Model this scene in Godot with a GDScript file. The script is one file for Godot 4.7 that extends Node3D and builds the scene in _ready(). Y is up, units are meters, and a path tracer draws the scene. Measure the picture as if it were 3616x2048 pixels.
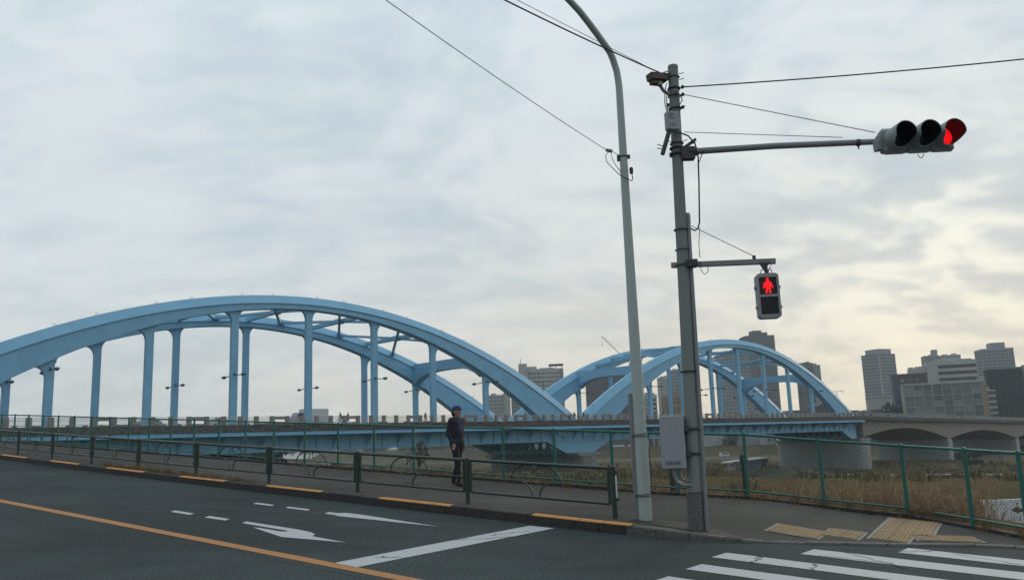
extends Node3D
# A riverside road with a guard rail and signal pole; blue twin arch bridge behind.

# ---------------------------------------------------------------- mesh builder
class MB:
	var v := PackedVector3Array()
	var n := PackedVector3Array()
	var c := PackedColorArray()
	var i := PackedInt32Array()
	var col := Color(1, 1, 1)

	func vert(p: Vector3, nn: Vector3) -> int:
		v.append(p); n.append(nn); c.append(col)
		return v.size() - 1

	func quad(a: Vector3, b: Vector3, cc: Vector3, d: Vector3) -> void:   # counter-clockwise seen from outside
		var nn := (cc - a).cross(d - b).normalized()
		var k := vert(a, nn)
		vert(b, nn); vert(cc, nn); vert(d, nn)
		i.append_array(PackedInt32Array([k, k + 2, k + 1, k, k + 3, k + 2]))

	func tri(a: Vector3, b: Vector3, cc: Vector3) -> void:
		var nn := (b - a).cross(cc - a).normalized()
		var k := vert(a, nn)
		vert(b, nn); vert(cc, nn)
		i.append_array(PackedInt32Array([k, k + 2, k + 1]))

	func box(t: Transform3D, s: Vector3) -> void:
		var h := s * 0.5
		var p := []
		for z in [-1, 1]:
			for y in [-1, 1]:
				for x in [-1, 1]:
					p.append(t * Vector3(h.x * x, h.y * y, h.z * z))
		quad(p[4], p[5], p[7], p[6]); quad(p[1], p[0], p[2], p[3])
		quad(p[5], p[1], p[3], p[7]); quad(p[0], p[4], p[6], p[2])
		quad(p[6], p[7], p[3], p[2]); quad(p[0], p[1], p[5], p[4])

	func bx(x0: float, x1: float, y0: float, y1: float, z0: float, z1: float) -> void:
		box(Transform3D(Basis(), Vector3((x0 + x1) / 2, (y0 + y1) / 2, (z0 + z1) / 2)), Vector3(x1 - x0, y1 - y0, z1 - z0))

	func cbox(t: Transform3D, s: Vector3, b: float) -> void:   # box with chamfered edges
		var h := s * 0.5
		var f := func(x: int, y: int, z: int, ax: int) -> Vector3:
			var q := Vector3(h.x * x, h.y * y, h.z * z)
			for k in 3:
				if k != ax:
					q[k] -= b * signf(q[k])
			return t * q
		for ax in 3:
			var u := (ax + 1) % 3
			var w := (ax + 2) % 3
			for s1 in [-1, 1]:
				var g := func(su: int, sw: int) -> Vector3:
					var e := [0, 0, 0]
					e[ax] = s1; e[u] = su; e[w] = sw
					return f.call(e[0], e[1], e[2], ax)
				if s1 > 0:
					quad(g.call(-1, -1), g.call(1, -1), g.call(1, 1), g.call(-1, 1))
				else:
					quad(g.call(-1, -1), g.call(-1, 1), g.call(1, 1), g.call(1, -1))
			# edges along ax
			for su in [-1, 1]:
				for sw in [-1, 1]:
					var e2 := func(sa: int, face: int) -> Vector3:
						var e := [0, 0, 0]
						e[ax] = sa; e[u] = su; e[w] = sw
						return f.call(e[0], e[1], e[2], face)
					var A: Vector3 = e2.call(-1, u)
					var B: Vector3 = e2.call(1, u)
					var C: Vector3 = e2.call(1, w)
					var D: Vector3 = e2.call(-1, w)
					if su * sw > 0:
						quad(A, D, C, B)
					else:
						quad(A, B, C, D)
		for x in [-1, 1]:
			for y in [-1, 1]:
				for z in [-1, 1]:
					var a: Vector3 = f.call(x, y, z, 0)
					var bb: Vector3 = f.call(x, y, z, 1)
					var cc: Vector3 = f.call(x, y, z, 2)
					if x * y * z > 0:
						tri(a, bb, cc)
					else:
						tri(a, cc, bb)

	func tube(pts: Array, r0: float, r1: float = -1.0, sides: int = 8, caps: bool = true) -> void:
		if r1 < 0.0:
			r1 = r0
		var m := pts.size()
		var up := Vector3.UP
		var d0: Vector3 = (pts[1] - pts[0]).normalized()
		if absf(d0.dot(up)) > 0.9:
			up = Vector3.RIGHT
		var base := v.size()
		for k in m:
			var d: Vector3
			if k == 0:
				d = d0
			elif k == m - 1:
				d = (pts[k] - pts[k - 1]).normalized()
			else:
				d = ((pts[k + 1] - pts[k]).normalized() + (pts[k] - pts[k - 1]).normalized()).normalized()
			var a := up.cross(d).normalized()
			var b := d.cross(a).normalized()
			up = b
			var r := lerpf(r0, r1, float(k) / (m - 1))
			for j in sides:
				var an := TAU * j / sides
				var nn := a * cos(an) + b * sin(an)
				vert(pts[k] + nn * r, nn)
		for k in m - 1:
			for j in sides:
				var p0 := base + k * sides + j
				var p1 := base + k * sides + (j + 1) % sides
				var q0 := p0 + sides
				var q1 := p1 + sides
				i.append_array(PackedInt32Array([p0, q1, p1, p0, q0, q1]))
		if caps:
			for e in [0, m - 1]:
				var d: Vector3 = (pts[1] - pts[0]).normalized() * -1.0 if e == 0 else (pts[m - 1] - pts[m - 2]).normalized()
				var cidx := vert(pts[e], d)
				var ring := []
				for j in sides:
					ring.append(vert(v[base + e * sides + j], d))
				for j in sides:
					if e == 0:
						i.append_array(PackedInt32Array([cidx, ring[j], ring[(j + 1) % sides]]))
					else:
						i.append_array(PackedInt32Array([cidx, ring[(j + 1) % sides], ring[j]]))

	func prism(poly: PackedVector2Array, z0: float, z1: float, t: Transform3D = Transform3D()) -> void:   # polygon in xy, extruded along z
		var area := 0.0
		for k in poly.size():
			var p := poly[k]
			var q := poly[(k + 1) % poly.size()]
			area += p.x * q.y - q.x * p.y
		if area < 0:
			poly = poly.duplicate(); poly.reverse()
		var tr := Geometry2D.triangulate_polygon(poly)
		for k in range(0, tr.size(), 3):
			var a := poly[tr[k]]
			var b := poly[tr[k + 1]]
			var d := poly[tr[k + 2]]
			if (b - a).cross(d - a) < 0:
				var w := b
				b = d; d = w
			tri(t * Vector3(a.x, a.y, z1), t * Vector3(b.x, b.y, z1), t * Vector3(d.x, d.y, z1))
			tri(t * Vector3(a.x, a.y, z0), t * Vector3(d.x, d.y, z0), t * Vector3(b.x, b.y, z0))
		for k in poly.size():
			var p := poly[k]
			var q := poly[(k + 1) % poly.size()]
			quad(t * Vector3(p.x, p.y, z0), t * Vector3(q.x, q.y, z0), t * Vector3(q.x, q.y, z1), t * Vector3(p.x, p.y, z1))

	func lathe(prof: Array, sides: int, t: Transform3D = Transform3D()) -> void:   # prof: Vector2(radius, y), bottom to top
		for k in prof.size() - 1:
			var p: Vector2 = prof[k]
			var q: Vector2 = prof[k + 1]
			var dn := Vector2(q.y - p.y, p.x - q.x).normalized()
			var base := v.size()
			for j in sides + 1:
				var an := TAU * j / sides
				var e := Vector3(cos(an), 0, -sin(an))
				var nn := (t.basis * (e * dn.x + Vector3.UP * dn.y)).normalized()
				vert(t * (e * p.x + Vector3.UP * p.y), nn)
				vert(t * (e * q.x + Vector3.UP * q.y), nn)
			for j in sides:
				var a := base + j * 2
				i.append_array(PackedInt32Array([a, a + 3, a + 2, a, a + 1, a + 3]))

	func ball(p: Vector3, r: Vector3, sides: int = 10, rings: int = 6) -> void:
		var prof := []
		for k in rings + 1:
			var a := PI * k / rings - PI / 2
			prof.append(Vector2(cos(a), sin(a)))
		var base := v.size()
		for k in rings + 1:
			for j in sides:
				var an := TAU * j / sides
				var e := Vector3(cos(an) * prof[k].x, prof[k].y, -sin(an) * prof[k].x)
				vert(p + e * r, (e / r).normalized())
		for k in rings:
			for j in sides:
				var a := base + k * sides + j
				var b := base + k * sides + (j + 1) % sides
				i.append_array(PackedInt32Array([a, b + sides, b, a, a + sides, b + sides]))

	func mesh(colors: bool = false) -> ArrayMesh:
		var arr := []
		arr.resize(Mesh.ARRAY_MAX)
		arr[Mesh.ARRAY_VERTEX] = v
		arr[Mesh.ARRAY_NORMAL] = n
		if colors:
			arr[Mesh.ARRAY_COLOR] = c
		arr[Mesh.ARRAY_INDEX] = i
		var m := ArrayMesh.new()
		m.add_surface_from_arrays(Mesh.PRIMITIVE_TRIANGLES, arr)
		return m

# ---------------------------------------------------------------- helpers
var taken := {}
var M := {}
var rng := RandomNumberGenerator.new()

func numbered(called: String) -> String:
	if not taken.has(called):
		taken[called] = 0
		return called
	taken[called] += 1
	return "%s_%03d" % [called, taken[called]]

func tag(o: Node, label: String, category: String, group: String = "") -> void:
	o.set_meta("label", label)
	o.set_meta("category", category)
	if group != "":
		o.set_meta("group", group)

func thing(called: String, label: String, category: String, at: Vector3 = Vector3.ZERO, turn: float = 0.0, group: String = "") -> Node3D:
	var o := Node3D.new()
	o.name = numbered(called)
	add_child(o)
	o.position = at
	o.rotation.y = turn
	tag(o, label, category, group)
	return o

func part(called: String, mb: MB, m: Material, parent: Node, colors: bool = false) -> MeshInstance3D:
	return pmesh(called, mb.mesh(colors), m, parent)

func pmesh(called: String, me: Mesh, m: Material, parent: Node) -> MeshInstance3D:
	var o := MeshInstance3D.new()
	o.mesh = me
	o.material_override = m
	o.name = numbered(called) if parent == self else called
	parent.add_child(o, true)
	return o

func structure(called: String, mb: MB, m: Material, colors: bool = false) -> MeshInstance3D:
	var o := part(called, mb, m, self, colors)
	o.set_meta("kind", "structure")
	return o

func S(r: float, g: float, b: float) -> Color:   # linear value to sRGB colour
	return Color(r, g, b).linear_to_srgb()

func grain(seed_: int, freq: float, oct: int, lo: float, hi: float, size: int = 256, power: float = 1.0) -> ImageTexture:
	var f := FastNoiseLite.new()
	f.seed = seed_
	f.noise_type = FastNoiseLite.TYPE_SIMPLEX
	f.frequency = freq
	f.fractal_octaves = oct
	var src := f.get_seamless_image(size, size)
	var im := Image.create(size, size, false, Image.FORMAT_RGB8)
	for y in size:
		for x in size:
			var q := lerpf(lo, hi, pow(src.get_pixel(x, y).r, power))
			im.set_pixel(x, y, Color(q, q, q))
	im.generate_mipmaps()
	return ImageTexture.create_from_image(im)

func mat(key: String, lin: Color, rough: float = 0.8, tex: Texture2D = null, scale: float = 1.0, metallic: float = 0.0, world: bool = false, vc: bool = false) -> StandardMaterial3D:
	var m := StandardMaterial3D.new()
	m.albedo_color = lin.linear_to_srgb()
	m.roughness = rough
	m.metallic = metallic
	if tex:
		m.albedo_texture = tex
		m.uv1_triplanar = true
		m.uv1_world_triplanar = world
		m.uv1_scale = Vector3.ONE * scale
	m.vertex_color_use_as_albedo = vc
	M[key] = m
	return m

# ---------------------------------------------------------------- road frame: s runs uphill along the guard rail, w across towards the near side
const O := Vector3(1.53, 0.33, -13.91)
const T := Vector3(-0.77409, 0, -0.63307)
const U := Vector3(-0.63307, 0, 0.77409)

func rise(s: float) -> float:
	if s < -8.0:
		return 0.058 * (-8.0 + 4.0 * (1.0 - exp((s + 8.0) / 4.0)) * -1.0)
	return 0.058 * s

func W(s: float, w: float, dy: float = 0.0) -> Vector3:   # dy above the pavement plane
	return O + T * s + U * w + Vector3.UP * (rise(s) + dy)

func interp(tab: Array, s: float) -> float:   # tab sorted by rising x
	if s <= tab[0].x:
		return tab[0].y
	for k in tab.size() - 1:
		if s <= tab[k + 1].x:
			return lerpf(tab[k].y, tab[k + 1].y, (s - tab[k].x) / (tab[k + 1].x - tab[k].x))
	return tab[-1].y

var KERB := [Vector2(-60, -1.9), Vector2(-9, -2.3), Vector2(-6.5, -2.35), Vector2(-5.4, -2.3), Vector2(-4.77, -2.08), Vector2(-4.24, -1.62), Vector2(-3.64, -1.12), Vector2(-2.97, -0.68), Vector2(-2.2, -0.12), Vector2(-1.61, 0.16), Vector2(-1.05, 0.33), Vector2(-0.5, 0.42), Vector2(0, 0.45), Vector2(12, 0.47), Vector2(16, 0.38), Vector2(20, 0.22), Vector2(25, 0.0), Vector2(40, -0.9), Vector2(90, -6)]
var FENCE := [Vector2(-60, -2.6), Vector2(-6.6, -2.95), Vector2(-5.15, -3.3), Vector2(-4.27, -3.98), Vector2(-3.05, -4.85), Vector2(-1.58, -4.8), Vector2(-0.15, -4.6), Vector2(1.21, -4.25), Vector2(2.73, -4.15), Vector2(20, -4.15), Vector2(40, -4.15), Vector2(90, -9.2)]

func drop(s: float) -> float:   # the pavement dips to the road at the crossing
	return 0.15 * (1.0 - 0.86 * smoothstep(-0.3, -2.6, s))

func pave(s: float, w: float, dy: float = 0.0) -> Vector3:
	return W(s, w, -0.15 + drop(s) + dy)

func road(s: float, w: float, dy: float = 0.0) -> Vector3:
	return W(s, w, -0.15 + dy)

# ---------------------------------------------------------------- bridge frame
const BYAW := 0.75656686
const BORG := Vector3(11.8396, 0, -168.7875)
const SP := 11.84
const SEP := 20.9
var BD := Vector3(cos(BYAW), 0, -sin(BYAW))
var BN := Vector3(sin(BYAW), 0, cos(BYAW))

func bridge_s(p: Vector3) -> float:
	return (p - BORG).dot(BD)

func B(x: float, y: float, z: float) -> Vector3:
	return BORG + BD * x + BN * z + Vector3.UP * y

var gn := FastNoiseLite.new()

func ground(p: Vector3, s: float, d: float) -> float:
	var bs := bridge_s(p)
	var flood := -9.5 + 0.35 * gn.get_noise_2d(p.x * 0.6, p.z * 0.6)
	flood = lerpf(flood, -4.5, smoothstep(318.0, 355.0, bs))
	var terr := lerpf(-2.4, 4.4, smoothstep(-100.0, -135.0, bs)) + 0.5 * gn.get_noise_2d(p.x, p.z)
	flood = lerpf(flood, terr, smoothstep(-26.0, -46.0, bs + 6.0 * gn.get_noise_2d(p.x * 0.4, p.z * 0.4)))
	var top := W(s, 0).y - 0.12
	var slope := top - 0.42 * maxf(0.0, d - 1.2)
	return maxf(slope, flood)

func _ready() -> void:
	rng.seed = 7
	gn.seed = 3
	gn.frequency = 0.03
	gn.fractal_octaves = 4
	setup_view()
	materials()
	ground_and_road()
	guard_rail()
	chain_fence()
	bridge()
	approach_bridge()
	buildings()
	lamp_post()
	signal_pole()
	signals()
	cables()
	pedestrian()
	bridge_traffic()
	riverside()
	print("built")

# ---------------------------------------------------------------- camera, sky, sun
func setup_view() -> void:
	var cam := Camera3D.new()
	cam.name = "camera"
	add_child(cam)
	cam.position = Vector3(0, 1.6, 0)
	cam.rotation = Vector3(atan(536.0 / 3000.0), 0, -0.036)
	cam.fov = rad_to_deg(2.0 * atan(1024.0 / 3000.0))
	cam.far = 9000.0
	cam.near = 0.1
	cam.current = true
	var env := Environment.new()
	env.background_mode = Environment.BG_SKY
	env.tonemap_mode = Environment.TONE_MAPPER_LINEAR
	env.tonemap_exposure = 1.0
	env.fog_enabled = true
	env.fog_density = 0.00024
	env.fog_light_color = Color(0.82, 0.87, 0.90)
	env.sdfgi_enabled = true
	env.ssao_enabled = true
	env.ssil_enabled = true
	var sky := Sky.new()
	var pm := PanoramaSkyMaterial.new()
	pm.panorama = sky_image()
	sky.sky_material = pm
	env.sky = sky
	var we := WorldEnvironment.new()
	we.name = "environment"
	we.environment = env
	add_child(we)
	var sun := DirectionalLight3D.new()
	sun.name = "sun"
	add_child(sun)
	sun.light_energy = 0.3
	sun.light_color = Color(1.0, 0.93, 0.8)
	sun.light_angular_distance = 14.0
	sun.shadow_enabled = true
	var az := deg_to_rad(31.0)
	var el := deg_to_rad(14.0)
	var from := Vector3(sin(az) * cos(el), sin(el), -cos(az) * cos(el))
	sun.look_at_from_position(from * 100.0, Vector3.ZERO)

func sky_image() -> ImageTexture:
	var wd := 2048
	var hg := 1024
	var im := Image.create(wd, hg, false, Image.FORMAT_RGBF)
	var big := FastNoiseLite.new()
	big.seed = 11; big.frequency = 0.55; big.fractal_octaves = 5; big.fractal_gain = 0.5
	var fine := FastNoiseLite.new()
	fine.seed = 29; fine.frequency = 2.6; fine.fractal_octaves = 6; fine.fractal_gain = 0.6
	var saz := deg_to_rad(27.0)
	var sel := deg_to_rad(9.0)
	var sd := Vector3(sin(saz) * cos(sel), sin(sel), -cos(saz) * cos(sel))
	for y in hg:
		var el := PI * (0.5 - (y + 0.5) / hg)
		if el < -0.12:
			im.fill_rect(Rect2i(0, y, wd, hg - y), Color(0.30, 0.30, 0.28))
			break
		var se := sin(maxf(el, 0.0))
		for x in wd:
			var az := TAU * (x + 0.5) / wd
			var d := Vector3(sin(az) * cos(el), sin(el), -cos(az) * cos(el))
			# a flat cloud sheet seen in perspective
			var k := 1.0 / (maxf(d.y, 0.0) + 0.26)
			var px := d.x * k
			var pz := d.z * k
			var a := big.get_noise_2d(px * 1.7 + pz * 0.5, pz * 2.0) * 1.5
			var b := fine.get_noise_2d(px * 1.4 + a * 0.3, pz * 2.0)
			var q := clampf(0.54 + 0.42 * a + 0.60 * b, 0.0, 1.0)
			q = q * q * (3.0 - 2.0 * q)
			var zen := 1.0 + 0.35 * smoothstep(0.3, 1.0, se)
			var dark := Vector3(0.52, 0.63, 0.715)
			var light := Vector3(0.71, 0.785, 0.825)
			var c := dark.lerp(light, q) * zen
			# pale warm band above the horizon, strongest towards the hidden sun
			var sun := clampf(d.dot(sd), 0.0, 1.0)
			var low := minf(1.0, exp(-se * 8.0) * 1.2)
			c = c.lerp(Vector3(0.70, 0.72, 0.68) * (0.94 + 0.12 * q), exp(-se * 8.0) * 0.8)
			c = c.lerp(Vector3(1.06, 0.90, 0.66) * (0.92 + 0.12 * q), low * pow(sun, 4.5))
			c += Vector3(0.17, 0.145, 0.085) * pow(sun, 90.0) * smoothstep(0.25, 0.9, q + 0.35 * b)
			c += Vector3(0.10, 0.085, 0.04) * pow(sun, 24.0) * (0.35 + 0.8 * b)
			# the evening sky dims away from the sun
			c *= lerpf(0.68, 1.0, smoothstep(-0.95, 0.4, d.dot(sd)))
			im.set_pixel(x, y, Color(c.x, c.y, c.z))
	return ImageTexture.create_from_image(im)

# ---------------------------------------------------------------- materials
func materials() -> void:
	var g_asph := grain(1, 0.13, 5, 0.58, 1.0, 512, 0.8)
	var g_conc := grain(2, 0.03, 5, 0.72, 1.0, 256)
	var g_fine := grain(3, 0.09, 4, 0.84, 1.0, 256)
	var g_soft := grain(4, 0.015, 4, 0.93, 1.0, 256)
	var g_stain := grain(5, 0.02, 6, 0.45, 1.0, 256, 0.7)
	var g_wear := grain(8, 0.10, 4, 0.70, 1.0, 512, 0.5)
	M["g_conc"] = g_conc
	var asph := mat("asphalt", Color(1.25, 1.25, 1.25), 0.92, g_asph, 0.31, 0.0, true, true)
	asph.metallic_specular = 0.12
	mat("pavement", Color(1.25, 1.25, 1.25), 0.92, g_asph, 0.41, 0.0, true, true)
	mat("terrain", Color(1, 1, 1), 0.95, g_conc, 0.12, 0.0, true, true)
	M.terrain.metallic_specular = 0.03
	M.pavement.metallic_specular = 0.12
	mat("far_ground", Color(0.13, 0.105, 0.06), 0.95, g_conc, 0.02, 0.0, true).metallic_specular = 0.03
	mat("kerb", Color(0.135, 0.13, 0.12), 0.9, g_conc, 1.3, 0.0, true)
	mat("kerb_dark", Color(0.05, 0.047, 0.043), 0.9, g_conc, 1.7, 0.0, true)
	mat("kerb_paint", Color(0.74, 0.33, 0.09), 0.75, g_wear, 0.7, 0.0, true)
	mat("orange_paint", Color(0.46, 0.20, 0.055), 0.8, g_wear, 0.7, 0.0, true)
	mat("white_paint", Color(0.50, 0.52, 0.53), 0.8, g_wear, 0.8, 0.0, true)
	mat("crack", Color(0.035, 0.035, 0.035), 0.95)
	mat("tile", Color(0.34, 0.225, 0.105), 0.85, g_conc, 1.5, 0.0, true)
	mat("tile_b", Color(0.31, 0.21, 0.105), 0.85, g_conc, 1.1, 0.0, true)
	mat("tile_edge", Color(0.30, 0.30, 0.28), 0.9, g_conc, 2.0, 0.0, true)
	mat("rail_green", Color(0.030, 0.055, 0.042), 0.42, g_fine, 2.0)
	mat("rail_green_b", Color(0.036, 0.060, 0.045), 0.5, g_fine, 2.0)
	mat("fence_green", Color(0.018, 0.155, 0.135), 0.5, g_fine, 1.5)
	mat("fence_wire", Color(0.06, 0.17, 0.15), 0.55)
	mat("reflector", Color(0.7, 0.72, 0.72), 0.35)
	mat("arch_blue", Color(0.215, 0.475, 0.68), 0.5, g_soft, 0.09)
	mat("deck_edge", Color(0.15, 0.135, 0.115), 0.92, g_stain, 0.22)
	mat("deck_edge_b", Color(0.17, 0.145, 0.13), 0.92, g_stain, 0.3)
	mat("deck_dark", Color(0.12, 0.12, 0.12), 0.95)
	mat("parapet", Color(0.36, 0.345, 0.31), 0.92, g_conc, 0.5)
	mat("parapet_rail", Color(0.42, 0.43, 0.42), 0.5, null, 1.0, 0.2)
	mat("pier", Color(0.30, 0.30, 0.28), 0.92, g_conc, 0.12)
	mat("pier_pale", Color(0.44, 0.44, 0.42), 0.92, g_conc, 0.15)
	mat("concrete_warm", Color(0.34, 0.30, 0.25), 0.92, g_conc, 0.1)
	mat("lamp_grey", Color(0.10, 0.15, 0.20), 0.6)
	mat("lamp_glass", Color(0.22, 0.26, 0.31), 0.3)
	mat("pole_green", Color(0.47, 0.53, 0.51), 0.5, g_fine, 1.2)
	mat("pole_concrete", Color(0.25, 0.27, 0.265), 0.9, g_fine, 1.1)
	mat("pole_base", Color(0.17, 0.165, 0.15), 0.92, g_conc, 1.9)
	mat("galv", Color(0.27, 0.28, 0.29), 0.55, g_fine, 3.0, 0.4)
	mat("dark_metal", Color(0.045, 0.047, 0.05), 0.6)
	mat("rust", Color(0.10, 0.055, 0.04), 0.8, g_conc, 3.0)
	mat("camera_brown", Color(0.075, 0.045, 0.035), 0.6)
	mat("cable", Color(0.022, 0.022, 0.024), 0.7)
	mat("wire", Color(0.06, 0.062, 0.065), 0.5)
	mat("box_grey", Color(0.36, 0.38, 0.41), 0.6, g_fine, 1.3)
	mat("ink", Color(0.03, 0.03, 0.035), 0.8)
	mat("signal_body", Color(0.30, 0.33, 0.34), 0.55, g_fine, 2.0)
	mat("signal_black", Color(0.012, 0.012, 0.013), 0.6)
	mat("lens_dark", Color(0.009, 0.010, 0.011), 0.6)
	var red := mat("lens_red", Color(0.35, 0.01, 0.02), 0.4)
	red.emission_enabled = true
	red.emission = Color(1.0, 0.03, 0.08)
	red.emission_energy_multiplier = 0.55
	var redp := mat("led_red", Color(0.5, 0.02, 0.04), 0.4)
	redp.emission_enabled = true
	redp.emission = Color(1.0, 0.10, 0.13)
	redp.emission_energy_multiplier = 1.5
	mat("straw", Color(1, 1, 1), 0.9, null, 1.0, 0.0, false, true)
	mat("leaf", Color(1, 1, 1), 0.85, null, 1.0, 0.0, false, true)
	mat("bark", Color(0.09, 0.07, 0.05), 0.95)
	mat("person", Color(1, 1, 1), 0.85, null, 1.0, 0.0, false, true)
	mat("cap_blue", Color(0.025, 0.05, 0.16), 0.85)
	mat("hair", Color(0.012, 0.011, 0.011), 0.7)
	mat("tyre", Color(0.02, 0.02, 0.02), 0.9)
	mat("bike_frame", Color(0.10, 0.11, 0.12), 0.4)
	mat("white_car", Color(0.62, 0.63, 0.63), 0.3)
	mat("grey_car", Color(0.30, 0.31, 0.33), 0.3)
	mat("car_glass", Color(0.03, 0.035, 0.04), 0.12)
	mat("wood_post", Color(0.075, 0.06, 0.045), 0.9, g_conc, 3.0)
	mat("board", Color(0.72, 0.74, 0.77), 0.6, g_fine, 1.0)
	mat("tarp", Color(0.17, 0.21, 0.29), 0.7)
	mat("white_rail", Color(0.66, 0.66, 0.63), 0.7)
	# far buildings
	mat("b_white", Color(0.44, 0.44, 0.42), 0.9, g_soft, 0.02)
	mat("b_grey", Color(0.28, 0.30, 0.305), 0.9, g_soft, 0.02)
	mat("b_dark", Color(0.115, 0.11, 0.115), 0.9, g_soft, 0.02)
	mat("b_tan", Color(0.30, 0.215, 0.14), 0.9, g_soft, 0.02)
	mat("b_green", Color(0.27, 0.30, 0.26), 0.9, g_soft, 0.03)
	mat("b_netting", Color(0.035, 0.045, 0.042), 0.95, g_stain, 0.08)
	mat("b_blue", Color(0.05, 0.07, 0.11), 0.8)
	mat("b_maroon", Color(0.15, 0.085, 0.085), 0.9)
	mat("b_brown", Color(0.09, 0.07, 0.06), 0.9)
	mat("glass_a", Color(0.085, 0.10, 0.10), 0.25)
	mat("glass_b", Color(0.12, 0.15, 0.14), 0.25)
	mat("glass_c", Color(0.20, 0.235, 0.215), 0.35)
	mat("glass_d", Color(0.06, 0.065, 0.07), 0.2)

# ---------------------------------------------------------------- ground, road, pavement
func sheet(poly: Array, dy: float, mb: MB) -> void:   # flat paint on the road, points (s, w)
	var p2 := PackedVector2Array()
	for p in poly:
		p2.append(p)
	var tr := Geometry2D.triangulate_polygon(p2)
	for k in range(0, tr.size(), 3):
		var a := road(p2[tr[k]].x, p2[tr[k]].y, dy)
		var b := road(p2[tr[k + 1]].x, p2[tr[k + 1]].y, dy)
		var c := road(p2[tr[k + 2]].x, p2[tr[k + 2]].y, dy)
		if (b - a).cross(c - a).y < 0:
			mb.tri(a, c, b)
		else:
			mb.tri(a, b, c)

func strip(mb: MB, a: Array, b: Array, cols: Array = []) -> void:   # smooth upward strip between two point rows
	var base := mb.v.size()
	for k in a.size():
		if cols.size() > 0:
			mb.col = cols[k][0]
		mb.vert(a[k], Vector3.UP)
		if cols.size() > 0:
			mb.col = cols[k][1]
		mb.vert(b[k], Vector3.UP)
	for k in a.size() - 1:
		var q := base + k * 2
		mb.i.append_array(PackedInt32Array([q, q + 1, q + 3, q, q + 3, q + 2]))

func tone(n1: FastNoiseLite, n2: FastNoiseLite, p: Vector3, c: Color, amt: float) -> Color:
	var q := 1.0 + amt * (n1.get_noise_2d(p.x, p.z) * 0.8 + n2.get_noise_2d(p.x, p.z) * 0.6)
	return Color(c.r * q, c.g * q, c.b * q)

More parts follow.
